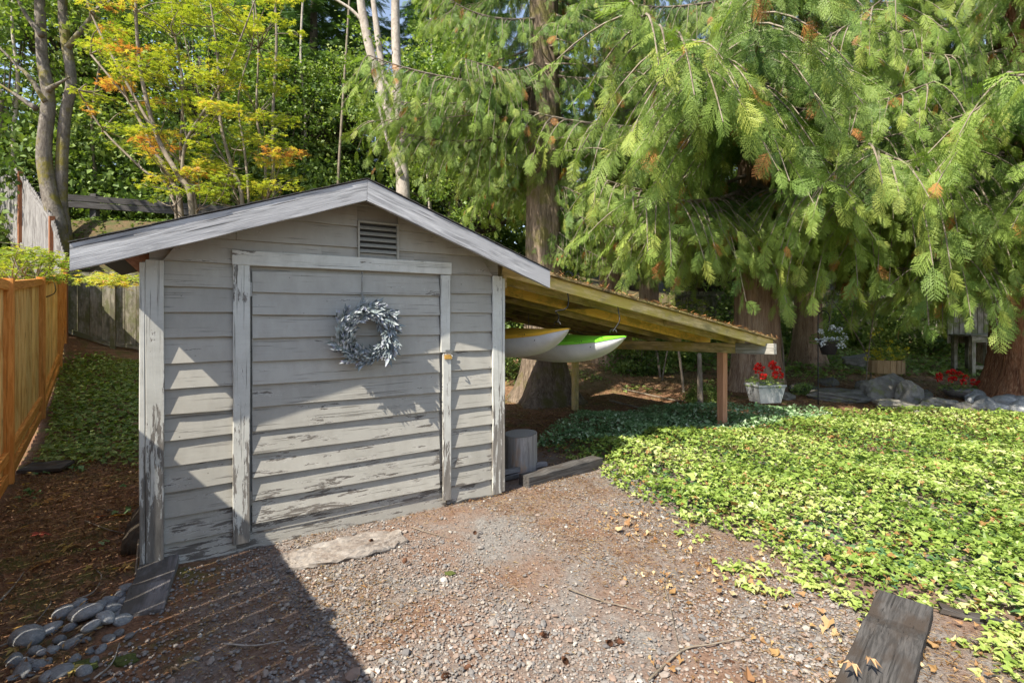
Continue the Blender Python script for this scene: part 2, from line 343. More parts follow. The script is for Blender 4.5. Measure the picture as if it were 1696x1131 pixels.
# ------------------------------------------------------------------ shed (local u along the front, v into depth, w up)
S0 = Vector((-2.146, 3.0, 0)); RZ = math.atan2(.538, .843)
shed = empty('shed', S0, RZ, label='small grey clapboard shed with gabled front, vent and closed door, yellow lean-to on its right', cat='shed')
def upx(px, v=0.0):
    """photo column -> u on the plane v"""
    k = (px-CX)/F; sx_, sy_ = -2.146-.538*v, 3.0+.843*v
    return (k*sy_-sx_)/(.843-k*.538)
def zpx(px, py, v=0.0):
    u = upx(px, v); Y = 3.0+.843*v+.538*u; return EYE+(HY-py)/F*Y
_cb = [0]
def clap(name, u0, u1, z0, z1, parent, mat, v0=0.0, v1=None, lap=.024, u0t=None, u1t=None, tilt=0.0):
    """bevelled siding board: thick lower edge, slightly bowed"""
    u0t = u0 if u0t is None else u0t; u1t = u1 if u1t is None else u1t
    n = 8; _cb[0] += 1; r = random.Random(_cb[0]); V = []; c0, cz = (u0+u1)/2, z0
    L = u1-u0; ph = r.uniform(0, 6); a = min(.0022, L*.002)
    for i in range(n+1):
        t = i/n; ub = u0+(u1-u0)*t; ut = u0t+(u1t-u0t)*t; dz = a*math.sin(ph+t*5)+(t-.5)*tilt; dv = .0025*math.sin(ph*2+t*4)
        V += [(ub-c0, v0-lap-.004+dv, dz+.002), (ub-c0, v0-lap-.002+dv, dz), (ub-c0, v0-.001, dz), (ut-c0, v0-.001, z1-z0), (ut-c0, v0-.005, z1-z0)]
    Fs = []
    for i in range(n):
        for j in range(5):
            a_ = i*5+j; b_ = i*5+(j+1) % 5; Fs.append((a_, a_+5, b_+5, b_))
    Fs += [(0, 1, 2, 3, 4), tuple(n*5+q for q in (4, 3, 2, 1, 0))]
    o = link(name, mesh(name, V, Fs, mat), parent); o.location = (c0, 0, cz); return o
RT = lambda u: 2.396-.356*abs(u-1.215)-.05       # underside of roof
def roof_u(z, side): return 1.215+side*(2.346-z)/.356
UL0, UL1 = .094, upx(385)        # left panel
UR0, UR1 = upx(743), 2.33
uT0, uT1 = upx(385), upx(743)
# carcass behind the boards
wall_d = plain('dark backing', (.03, .028, .025), .95)
def boxmesh(a, b):
    V = [(x, y, z) for x in (a[0], b[0]) for y in (a[1], b[1]) for z in (a[2], b[2])]
    return V, [(0, 1, 3, 2), (4, 6, 7, 5), (0, 4, 5, 1), (2, 3, 7, 6), (0, 2, 6, 4), (1, 5, 7, 3)]
prof = [(.02, 0), (2.41, 0), (2.41, RT(2.41)), (1.215, 2.346), (.02, RT(.02))]
V = [(u, .004, z) for u, z in prof]+[(u, 2.3, z) for u, z in prof]
Fs = [(0, 1, 2, 3, 4), (9, 8, 7, 6, 5)]+[(i, i+5, (i+1) % 5+5, (i+1) % 5) for i in range(5)]
link('wall', mesh('wall', V, Fs, M['siding']), shed)
z_k = lambda k: 1.5145+.1525*k
for k in range(-10, 6):
    z0 = z_k(k); z1 = z0+.1525+.012; til = rnd.uniform(-.004, .004)
    if k <= 1:
        zz1 = min(z1, 2.3)
        clap('siding_board', UL0-.004, UL1+.02, z0, zz1, shed, M['siding'], tilt=til)
        clap('siding_board', UR0-.03, UR1+.004, z0, zz1, shed, M['siding'], tilt=-til)
# gable rows, cut along the roof slope, joints as in the photograph
joints = {2: [(.05, .99), (.99, 1.66), (1.66, 2.38)], 3: [(.2, .47), (.47, 1.23), (1.53, 2.3)], 4: [(.3, 1.23), (1.53, 1.74), (1.74, 2.2)], 5: [(.6, 1.36), (1.36, 1.9)]}
for k in range(2, 6):
    z0 = z_k(k); z1 = min(z0+.1525+.012, 2.33)
    a0, b0 = roof_u(z0, -1), roof_u(z0, 1); a1, b1 = roof_u(z1, -1), roof_u(z1, 1)
    lo, hi = (.094, 2.33) if k < 2 else (max(a0, .09), min(b0, 2.335))
    lt, ht = max(a1, .09), min(b1, 2.335)
    js = joints[k]
    for i, (p, q) in enumerate(js):
        p = lo if i == 0 else p; q = hi if i == len(js)-1 else q
        pt = lt if i == 0 else p; qt = ht if i == len(js)-1 else q
        clap('siding_board', p+.0015, q-.0015, z0, z1, shed, M['siding'], u0t=min(pt, q-.02), u1t=max(qt, p+.02))
# bottom skirt under the door
clap('siding_board', UL1, 1.95, -.035, .11, shed, M['siding'], lap=.012)
# corner boards and trim
def vboard(name, u0, u1, z0, z1, v, th, mat, parent=shed, seg=6, wob=.0015, **k):
    uc = (u0+u1)/2; return plank(name, (uc, v-th/2, z0), (uc, v-th/2, z1), u1-u0, th, mat, parent, wdir=(-1, 0, 0), seg=seg, wob=wob, **k)
def hboard(name, u0, u1, z0, z1, v, th, mat, parent=shed, seg=6, wob=.001, **k):
    zc = (z0+z1)/2; return plank(name, (u0, v-th/2, zc), (u1, v-th/2, zc), z1-z0, th, mat, parent, wdir=(0, 0, 1), seg=seg, wob=wob, **k)
vboard('corner_board', .004, .094, -.03, 1.815, -.018, .022, M['trim'])
vboard('corner_board', -.026, .001, .0, 1.80, .06, .10, M['trim'])          # edge of the side board
vboard('corner_board', 2.335, 2.425, .02, 1.815, -.018, .022, M['trim'])
vboard('corner_board', 2.428, 2.452, .03, 1.80, .06, .10, M['trim'])
vboard('door_trim', uT0, upx(413), .055, 1.818, -.020, .022, M['trim'])
vboard('door_trim', upx(727), uT1-.004, 1.205, 1.808, -.020, .022, M['trim'])
vboard('door_trim', upx(730), uT1+.002, .06, 1.195, -.022, .022, M['trim'])
hboard('door_trim', uT0-.004, uT1+.004, 1.812, 1.905, -.0235, .022, M['trim'])
# left wall cladding (side), seen edge-on
for k in range(-10, 2):
    o = plank('siding_board', (-.012, .12, z_k(k)+.08), (-.012, 2.28, z_k(k)+.08), .15, .014, M['siding'], shed, wdir=(0, 0, 1))
    o = plank('siding_board', (2.442, .12, z_k(k)+.08), (2.442, 2.28, z_k(k)+.08), .15, .014, M['siding'], shed, wdir=(0, 0, 1))
# door
D0, D1 = upx(416.5), upx(726.5)
door = link('door', mesh('door', *boxmesh((D0, -.006, .12), (D1, .003, 1.785)), M['door']), shed)
zs = [.095, .16]+[.16+.1484*i for i in range(1, 11)]
zs[-1] = 1.643; zs.append(1.785)
for i in range(len(zs)-1):
    z0, z1 = zs[i], zs[i+1]+.012
    if i == len(zs)-2: z1 = 1.783
    clap('door_board', D0+.003, D1-.003, z0, min(z1, 1.783), door, M['door'], v0=-.004, lap=.024 if i else .006, tilt=rnd.uniform(-.006, .006))
for z in (1.66, .33):
    h = plank('hinge', (D0-.006, -.029, z-.045), (D0-.006, -.029, z+.045), .014, .006, M['metal'], door, wdir=(1, 0, 0))
# latch
la = link('latch', mesh('latch', *boxmesh((1.895, -.056, 1.155), (1.955, -.046, 1.188)), M['brass']), shed)
V, T = tube(curve([(1.945, -.05, 1.185), (1.945, -.075, 1.185), (1.945, -.085, 1.165), (1.945, -.07, 1.15)], 4), .005, 6)
link('staple', mesh('staple', V, T, M['metal'], True), la)
link('latch_plate', mesh('latch_plate', *boxmesh((1.905, -.048, 1.20), (1.965, -.044, 1.225)), M['metal']), la)
# vent
VU0, VU1, VZ0, VZ1 = upx(590.5), upx(657.5), 1.885, 2.165
vent = link('vent', mesh('vent', *boxmesh((VU0+.01, -.012, VZ0+.01), (VU1-.01, -.006, VZ1-.01)), plain('vent dark', (.03, .03, .028), .8)), shed)
ventm = plain('vent paint', (.34, .33, .29), .55, .12, .2, 40)
for a, b in (((VU0, VZ0), (VU1, VZ0+.012)), ((VU0, VZ1-.012), (VU1, VZ1)), ((VU0, VZ0+.0125), (VU0+.012, VZ1-.0125)), ((VU1-.012, VZ0+.0125), (VU1, VZ1-.0125))):
    link('vent_frame', mesh('vent_frame', *boxmesh((a[0], -.042, a[1]), (b[0], -.010, b[1])), ventm), vent)
for i in range(6):
    z = VZ0+.028+i*.0415
    V = [(VU0+.013, -.038, z-.012), (VU1-.013, -.038, z-.012), (VU1-.013, -.038, z-.008), (VU0+.013, -.038, z-.008), (VU0+.013, -.013, z+.010), (VU1-.013, -.013, z+.010), (VU1-.013, -.013, z+.014), (VU0+.013, -.013, z+.014)]
    link('louver_slat', mesh('louver_slat', V, [(0, 1, 2, 3), (3, 2, 6, 7), (5, 4, 7, 6), (1, 0, 4, 5), (0, 3, 7, 4), (2, 1, 5, 6)], ventm), vent)
# roof: sheathing boards run with the ridge, shingles on top
def slope_pt(u, v, off=0.0):
    s = 1 if u > 1.215 else -1; z = 2.396-.356*abs(u-1.215); return Vector((u, v, z+off))
for side in (-1, 1):
    rp = link('roof', mesh('roof', [tuple(slope_pt(1.215+side*1e-4, -.29, -.012)), tuple(slope_pt(1.215+side*(1.38 if side < 0 else 1.49), -.29, -.012)), tuple(slope_pt(1.215+side*(1.38 if side < 0 else 1.49), 2.42, -.012)), tuple(slope_pt(1.215+side*1e-4, 2.42, -.012)),
        tuple(slope_pt(1.215+side*1e-4, -.29, .004)), tuple(slope_pt(1.215+side*(1.38 if side < 0 else 1.49), -.29, .004)), tuple(slope_pt(1.215+side*(1.38 if side < 0 else 1.49), 2.42, .004)), tuple(slope_pt(1.215+side*1e-4, 2.42, .004))],
        [(0, 1, 2, 3), (7, 6, 5, 4), (0, 4, 5, 1), (1, 5, 6, 2), (2, 6, 7, 3), (3, 7, 4, 0)], M['shingle']), shed)
    n = 10; tot = 1.37 if side < 0 else 1.48
    for i in range(n):
        d0 = tot*(i+.5)/n; u = 1.215+side*d0; p0 = slope_pt(u, -.275, -.024); p1 = slope_pt(u, 2.40+rnd.uniform(-.02, .02), -.024)
        plank('sheathing_board', p0, p1, tot/n/math.cos(.342)-.004, .019, M['redwood'] if side < 0 and i > 6 else M['soffit'], rp, wdir=(side, 0, -.356))
    # ragged shingle rows at the front edge
    ns = 13
    for i in range(ns):
        d0 = 1.50*i/ns; d1 = d0+1.50/ns*1.12; 
        a = slope_pt(1.215+side*(d0+1e-3), -.310+rnd.uniform(-.004, .003), .007); b = slope_pt(1.215+side*d1, -.310, .007)
        c = (a+b)/2; wd = (b-a).length
        o = plank('shingle', c+Vector((0, -.0, 0)), c+Vector((0, 2.6, 0)), wd, .005, M['shingle'], rp, wdir=(b-a)+Vector((0, 0, .003)))
# barge boards
for side, uend in ((-1, -.293), (1, 2.723)):
    zt = lambda u: 2.396-.356*abs(u-1.215)
    n = 12; V = []; r = random.Random(side+5)
    for i in range(n+1):
        u = 1.215+(uend-1.215)*i/n+(side*.0012 if i == 0 else 0); w1 = r.uniform(-.0015, .0015); h = .143+r.uniform(-.0025, .0025)
        V += [(u, -.300, zt(u)-h), (u, -.300+.0, zt(u)+w1), (u, -.278, zt(u)+w1), (u, -.278, zt(u)-h)]
        V[-4] = (u, -.303, zt(u)-h+.003); V[-3] = (u, -.303, zt(u)+w1-.003)
    Fs = []
    for i in range(n):
        for j in range(4):
            a, b = i*4+j, i*4+(j+1) % 4; Fs.append((a, a+4, b+4, b) if side > 0 else (a, b, b+4, a+4))
    Fs += [(0, 1, 2, 3), (n*4+3, n*4+2, n*4+1, n*4)]
    # local X along the slope so that the grain follows the board
    ang = -side*math.atan(.356)
    Mx = Matrix.Translation((1.215, -.3, 2.396)) @ Matrix.Rotation(-ang if side < 0 else -ang, 4, 'Y')
    Mx = Matrix.Translation((1.215, -.3, 2.396)) @ Matrix.Rotation(math.atan(.356)*side, 4, 'Y')
    Vi = [tuple(Mx.inverted() @ Vector(p)) for p in V]
    link('barge_board', mesh('barge_board', Vi, Fs, M['barge']), shed, None, Mx)
# ------------------------------------------------------------------ lean-to
LT = lambda u: 1.872-.188*(u-2.91)
def lpt(u, v, off=0.0): return Vector((u, v, LT(u)+off))
sl_n = Vector((.188, 0, 1)).normalized()
lean = link('lean_to', mesh('lean_to', [tuple(lpt(2.46, -.02, o)) for o in (.0, .004)]+[tuple(lpt(6.50, -.02, o)) for o in (.0, .004)]+[tuple(lpt(6.50, 3.65, o)) for o in (.0, .004)]+[tuple(lpt(2.46, 3.65, o)) for o in (.0, .004)],
    [(0, 2, 4, 6), (7, 5, 3, 1), (0, 1, 3, 2), (2, 3, 5, 4), (4, 5, 7, 6), (6, 7, 1, 0)], M['deck']), shed)
nb = 26
for i in range(nb):
    u0 = 2.46+(6.50-2.46)*i/nb; um = u0+(6.5-2.46)/nb/2
    plank('roof_plank', lpt(um, -.03+rnd.uniform(-.012, .012), -.012), lpt(um, 3.68, -.012), (6.5-2.46)/nb*1.012-.006, .018, M['deck'], lean, wdir=(1, 0, -.188), seg=2, wob=.001)
# needle litter and moss on the roof edge
n = 1400; uu = 2.9+rng.random(n)*3.6; vv = -.04+rng.random(n)**2.2*1.2
TV = np.array([(0, -.5, 0), (1, -.35, .05), (1, .35, 0), (0, .5, .04)]); TT = np.array([(0, 1, 2), (0, 2, 3)])
Mm = rotm(rng.random(n)*6.28, rng.normal(0, .35, n), rng.normal(0, .4, n))*np.stack([rng.uniform(.02, .07, n), rng.uniform(.003, .012, n), np.full(n, .02)], -1)[:, None, :]
Pn = np.stack([uu, vv, 1.872-.188*(uu-2.91)+.006+rng.random(n)*.008], -1)
litm = leafmat('litter', [(0, (.16, .07, .03)), (.5, (.36, .15, .05)), (.8, (.45, .27, .12)), (1, (.55, .42, .25))], .1)
V, T, A = inst(TV, TT, Mm, Pn); link('needle_litter', mesh('needle_litter', V, T, litm, attr=A), lean, kind='stuff')
rv = [.035, .42, .95, 1.45, 1.95, 2.45, 2.95, 3.45]
rm = ['lumber_m', 'lumber_m', 'lumber_y', 'lumber_m', 'lumber_shade', 'lumber_shade', 'lumber_shade', 'lumber_shade']
for i, (v, mt) in enumerate(zip(rv, rm)):
    hh = .105 if i < 2 else .115
    plank('rafter', lpt(2.46, v, -.022-hh/2), lpt(6.47, v, -.022-hh/2), hh, .038, M[mt], lean, wdir=(0, 0, 1), seg=6, wob=.002, **({'label': 'bright yellow new rafter'} if mt == 'lumber_y' else {}))
for (u, a, b) in ((3.9, .44, .93), (4.9, .06, .40), (3.3, .97, 1.43)):
    plank('blocking', lpt(u, a+.02, -.08), lpt(u, b-.01, -.08), .09, .035, M['lumber_m'], lean, wdir=(0, 0, 1))
# eave beam and its posts, a ledger on the shed wall
bu = lambda v: 6.36-.15*v
zb = lambda v: 1.068-.02*v
bm1 = plank('beam', (bu(-.07), -.07, zb(-.07)), (bu(.40), .40, zb(.40)), .13, .085, M['greybeam'], lean, seg=4, wob=.003, label='grey cracked front end of the beam')
plank('beam', (bu(.405), .405, zb(.405)), (bu(3.7), 3.7, zb(3.7)), .13, .085, M['lumber_m'], lean, seg=6, wob=.003)
plank('ledger', (2.475, .0, 1.78), (2.475, 2.3, 1.78), .12, .035, M['lumber_m'], lean, wdir=(0, 0, 1))
def toworld(u, v, z=0): return S0+Vector((.843*u-.538*v, .538*u+.843*v, z))
for v, mt, w_ in ((.60, 'post', .095), (3.2, 'lumber_m', .09)):
    p = toworld(bu(v), v); gz = Hs(p.x, p.y)-.06
    plank('post', (bu(v), v, gz), (bu(v), v, zb(v)-.066), w_, w_, M[mt], lean, wdir=(1, 0, 0), **({'label': 'brown stained front post'} if mt == 'post' else {'label': 'mossy back post before the tree trunk'}))

# ------------------------------------------------------------------ left fences
def fence_panel(par, pts, top, bot, side, mats, bw, gap, th, rails, pw, cap=True, postM=None, jag=0.0):
    """pts: posts [(x,y)]; top(i,t), bot(i,t) heights; boards on the left of the run"""
    bm, pm = mats
    for i in range(len(pts)-1):
        a, b = Vector((*pts[i], 0)), Vector((*pts[i+1], 0)); d = (b-a); L = d.length; d.normalize(); nrm = Vector((-d.y, d.x, 0))*side
        n = max(1, int(round((L)/(bw+gap)))); st = L/n
        for j in range(n):
            t = (j+.5)*st/L; c = a+d*(j+.5)*st+nrm*(.019+th/2+rnd.uniform(0, .002))
            z0, z1 = bot(i, t)+rnd.uniform(-.01, .01), top(i, t)+rnd.uniform(-jag, jag)
            plank('fence_board', c+Vector((0, 0, z0)), c+Vector((0, 0, z1)), st-gap*rnd.uniform(.5, 1.3), th, bm, par, wdir=d)
        for rz, hh, tt, rmt in rails:
            za = (top(i, 0) if rz < 0 else bot(i, 0))+rz; zb_ = (top(i, 1) if rz < 0 else bot(i, 1))+rz
            plank('rail', a+d*(pw/2+.001)+Vector((0, 0, za)), b-d*(pw/2+.001)+Vector((0, 0, zb_)), hh, tt, rmt, par, wdir=(0, 0, 1), seg=2, wob=.001)
    for i, p in enumerate(pts):
        zt = top(min(i, len(pts)-2), 0 if i < len(pts)-1 else 1)+.02; zb0 = Hs(*p)-.05
        dd = Vector((*pts[min(i+1, len(pts)-1)], 0))-Vector((*pts[max(i-1, 0)], 0)); dd.normalize()
        po = plank('post', Vector((*p, zb0)), Vector((*p, zt)), pw, pw, pm, par, wdir=dd)
        if cap:
            V = [(-1, -1, 0), (1, -1, 0), (1, 1, 0), (-1, 1, 0), (-1, -1, .25), (1, -1, .25), (1, 1, .25), (-1, 1, .25), (0, 0, .62)]
            V = [(x*(pw/2+.018), y*(pw/2+.018), z*.07) for x, y, z in V]
            c = link('post_cap', mesh('post_cap', V, [(3, 2, 1, 0), (0, 1, 5, 4), (1, 2, 6, 5), (2, 3, 7, 6), (3, 0, 4, 7), (4, 5, 8), (5, 6, 8), (6, 7, 8), (7, 4, 8)], M['block']), po)
            c.matrix_local = po.matrix_local.inverted() @ (Matrix.Translation((*p, zt+.001)) @ Matrix.Rotation(math.atan2(dd.y, dd.x), 4, 'Z'))
fx = lambda y: -.904-.784*y
fy_ = [-4.2, -2.2, -.2, 1.3, 2.95, 4.53, 6.77, 9.19, 10.1]
fpts = [(fx(y), y) for y in fy_]
ftop = lambda i, t: (lambda y: 1.80+max(0, y-5)*.098)(fy_[i]+(fy_[i+1]-fy_[i])*t)
fbot = lambda i, t: (lambda y: Hs(fx(y), y)+.05)(fy_[i]+(fy_[i+1]-fy_[i])*t)
of = empty('cedar_fence', (fx(4.5), 4.5, 0), label='orange stained cedar board fence with post caps along the left edge', cat='fence')
of.location = (0, 0, 0)
fence_panel(of, fpts, ftop, fbot, 1, (M['fence_o'], M['fence_p']), .14, .007, .016,
    [(-.045, .085, .038, M['fence_p']), (.20, .085, .038, M['fence_p']), (.0, .10, .030, M['fence_p'])], .09)
# weathered fence across the back of the passage
gf = empty('back_fence', (0, 0, 0), label='weathered grey board fence closing off the passage behind the shed', cat='fence')
ga, gb = P(108, 500, 10.3), P(262, 500, 10.9); gpts = [(ga.x, ga.y), ((ga.x+gb.x)/2, (ga.y+gb.y)/2), (gb.x, gb.y)]
gz = lambda i, t: Hs(gpts[i][0]+(gpts[i+1][0]-gpts[i][0])*t, gpts[i][1]+(gpts[i+1][1]-gpts[i][1])*t)
fence_panel(gf, gpts, lambda i, t: 2.36, lambda i, t: gz(i, t)+.06, 1, (M['fence_g'], M['fence_g']), .17, .008, .02,
    [(-.10, .09, .038, M['fence_g']), (.02, .09, .038, M['fence_g'])], .09, cap=False, jag=.008)
# fence climbing the hill
hf = empty('hill_fence', (0, 0, 0), label='pale grey board fence with brown posts climbing the slope at the far left', cat='fence')
hp = [(-.874*10.1, 10.12), (-.8965*11.2, 11.2), (-.9576*13.2, 13.2), (-1.021*14.8, 14.8), (-1.1*16.6, 16.6)]
ht = [2.55, 3.62, 5.15, 6.2, 7.2]
fence_panel(hf, hp, lambda i, t: ht[i]+(ht[i+1]-ht[i])*t, lambda i, t: ht[i]+(ht[i+1]-ht[i])*t-2.0, -1, (M['fence_b'], M['fence_bp']), .14, .006, .018,
    [(-.12, .09, .038, M['fence_b']), (.15, .09, .038, M['fence_b'])], .10, cap=True, jag=.02)
for (x, y), z in zip(hp[1:], ht[1:]):
    pass
# guard rail on the road bank
gr = empty('guardrail', (0, 0, 0), label='dark guardrail along the road on top of the bank behind the shed', cat='guardrail')
ra, rb = P(60, 322, 12.6), P(520, 352, 15.2); ra.z = rb.z = 4.43
for dz, hh in ((.0, .15), (-.17, .15)):
    plank('rail', ra+Vector((0, 0, dz)), rb+Vector((0, 0, dz)), hh, .06, M['rail'], gr, wdir=(0, 0, 1), seg=8, wob=.004)
for t in (.02, .17, .46, .72, .97):
    p = ra.lerp(rb, t); plank('post', Vector((p.x, p.y+.11, Hs(p.x, p.y+.11)-.2)), Vector((p.x, p.y+.11, 4.58)), .16, .14, M['rail'], gr, wdir=(1, 0, 0))

# ------------------------------------------------------------------ vegetation
L = {}
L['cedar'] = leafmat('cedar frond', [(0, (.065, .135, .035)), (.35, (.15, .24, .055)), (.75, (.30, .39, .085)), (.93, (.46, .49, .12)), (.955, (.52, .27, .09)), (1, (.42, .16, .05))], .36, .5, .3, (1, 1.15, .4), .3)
L['fir'] = leafmat('fir needle', [(0, (.05, .10, .045)), (.5, (.11, .19, .06)), (1, (.26, .33, .09))], .2, .6, .2, (.9, 1.1, .5), .4)
L['bigleaf'] = leafmat('broad leaf', [(0, (.11, .18, .05)), (.5, (.27, .36, .10)), (1, (.50, .55, .20))], .4, .45, .35, (1, 1.15, .35), .35)
L['shrub'] = leafmat('shrub leaf', [(0, (.09, .15, .04)), (.5, (.19, .27, .065)), (1, (.34, .41, .12))], .3, .5, .3, (1, 1.1, .4), .3)
L['vine'] = leafmat('vine maple leaf', [(0, (.20, .30, .05)), (.45, (.44, .50, .09)), (.7, (.62, .57, .13)), (.82, (.62, .42, .14)), (1, (.55, .24, .10))], .45, .5, .25, (1.1, 1.05, .35))
bk = {'cedar': bark('cedar bark', (.18, .11, .075), (.42, .29, .20), (.52, .40, .30), 9, .55, None, 1.0),
      'cedar_r': bark('red cedar bark', (.12, .05, .03), (.34, .16, .085), (.42, .25, .15), 6, 1.3, None, 1.2),
      'cedar_d': bark('furrowed bark', (.075, .058, .042), (.23, .175, .13), (.34, .27, .20), 7, .8, (.13, .12, .04), 1.2),
      'alder': bark('mossy alder bark', (.11, .095, .08), (.24, .215, .185), (.08, .07, .06), 4, 2.2, (.17, .15, .03), .6),
      'grey': bark('grey bark', (.30, .26, .22), (.45, .40, .35), (.20, .17, .14), 3, 2.0, None, .4),
      'twig': bark('twig bark', (.14, .115, .085), (.25, .21, .165), (.30, .26, .21), 3, 2, None, .2),
      'dark': bark('dark bark', (.05, .04, .032), (.10, .085, .065), (.12, .10, .08), 5, 1, None, .6)}

# cedar frond: flat fern-like spray along +X
def frond(seed, pairs=11):
    r = np.random.default_rng(seed); parts = []
    pv = [(0, 0), (1, 0)]; V0 = []; T0 = []
    for t in (.06, .26, .46, .66):
        for s in (-1, 1):
            k = len(V0); tt = t+(.1 if s > 0 else 0); V0 += [(tt, 0, 0), (tt+.15, 0, 0), (tt+.26, s*.17*(1-tt*.45), -.03)]; T0.append((k, k+1, k+2) if s > 0 else (k+1, k, k+2))
    k = len(V0); V0 += [(0, -.022, 0), (0, .022, 0), (1, 0, 0)]; T0.append((k, k+2, k+1))
    V0 = np.array(V0, float); T0 = np.array(T0); VV = []; TT = []; n = 0
    for i in range(pairs):
        x = .05+.9*i/pairs
        for s in (-1, 1):
            xx = x+(.03 if s > 0 else 0); l = (.36*math.sin(math.pi*min(1, .22+xx*.80))**.8+.06)*r.uniform(.8, 1.1); a = s*R(r.uniform(38, 52))
            m = rotm(a, R(r.uniform(-22, -4)), R(r.uniform(-15, 15)))[0]*np.array([l, l*.95, l])[None]
            v = V0 @ m.T+np.array([xx, 0, -.28*xx*xx]); VV.append(v); TT.append(T0+n); n += len(v)
    for i in range(4):
        a, b = i/4, (i+1)/4; VV.append(np.array([(a, -.007, -.28*a*a), (a, .007, -.28*a*a), (b, 0, -.28*b*b)])); TT.append(np.array([(0, 2, 1)])+n); n += 3
    return np.concatenate(VV), np.concatenate(TT)
fronds = [frond(s) for s in range(3)]
def bough(seed, Lg=3.0):
    r = np.random.default_rng(seed); n = 14; t = np.linspace(0, 1, n)
    up = r.uniform(.15, .32); pts = np.stack([Lg*t, .18*np.sin(t*4+seed)*t, Lg*(-.42*t+up*t*t)], -1)
    parts = [(*tube(pts, np.linspace(.034, .006, n), 6, .2), .0)]; fr = []
    nb = 34
    for i in range(nb):
        tt = .14+.86*i/(nb-1); k = tt*(n-1); a = int(min(k, n-2)); p = pts[a]+(pts[a+1]-pts[a])*(k-a)
        s = 1 if i % 2 else -1; bl = (1.05*(1-.72*tt)+.20)*r.uniform(.65, 1.15); yaw = s*R(r.uniform(38, 68))*(1-.35*tt)
        m = 6; q = np.linspace(0, 1, m); dz = -bl*(r.uniform(.15, .45)*q+r.uniform(.35, .95)*q*q)
        bp = p+np.stack([bl*q*math.cos(yaw), bl*q*math.sin(yaw), dz], -1)
        parts.append((*tube(bp, np.linspace(.010, .003, m), 4, .2, False), .0))
        nf = max(4, int(bl/.055))
        for j in range(nf+1):
            u = (j+.6)/(nf+.6); kk = min(u, 1)*(m-1); c = int(min(kk, m-2)); fp = bp[c]+(bp[c+1]-bp[c])*(kk-c); sd = 1 if j % 2 else -1
            if j == nf: sd = 0
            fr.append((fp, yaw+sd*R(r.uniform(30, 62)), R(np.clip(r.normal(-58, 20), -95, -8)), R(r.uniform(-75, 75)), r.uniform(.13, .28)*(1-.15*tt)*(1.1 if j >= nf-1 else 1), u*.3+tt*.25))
    fr.append((pts[-1], 0, R(-18), 0, .36, .5)); F_ = len(fr)
    idx = r.integers(0, 3, F_); base = np.clip(r.normal(.5, .2), .25, .75)
    for v in range(3):
        sel = [fr[i] for i in range(F_) if idx[i] == v]; nn = len(sel)
        Mx = rotm([f[1] for f in sel], np.array([f[2] for f in sel]), np.array([f[3] for f in sel]))*np.array([f[4] for f in sel])[:, None, None]
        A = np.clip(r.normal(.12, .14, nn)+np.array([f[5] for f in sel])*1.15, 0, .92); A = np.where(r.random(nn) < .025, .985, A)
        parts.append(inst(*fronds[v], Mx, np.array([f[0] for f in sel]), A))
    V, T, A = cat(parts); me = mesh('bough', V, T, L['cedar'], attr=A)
    me.materials.append(bk['twig']); nt_ = sum(len(p[1]) for p in parts[:nb+1]); mi = np.zeros(len(T), np.int32); mi[:nt_] = 1
    me.polygons.foreach_set('material_index', mi); return me
boughs = [bough(s) for s in range(11, 17)]
def trunk_mesh(name, pts, rad, mat, flare=.0, flute=.0, sides=22, n=6, gz=0, jit=.03):
    c = curve(pts, n); rr = np.interp(np.linspace(0, 1, len(c)), np.linspace(0, 1, len(rad)), rad)
    V, T = tube(c, rr, sides, jit); m = len(c)*sides
    th = np.tile(np.arange(sides)*2*np.pi/sides, len(c)); ctr = np.repeat(c, sides, 0); hz = ctr[:, 2]-gz
    k = 1+flare*np.exp(-np.clip(hz, 0, 9)/.38)*(1+.45*np.cos(4*th+1.3)+.3*np.cos(7*th))+flute*np.cos(6*th+hz*.4)+flute*.6*np.cos(11*th-hz*.7)
    V[:m] = ctr+(V[:m]-ctr)*k[:, None]
    return mesh(name, V, T, mat, True)
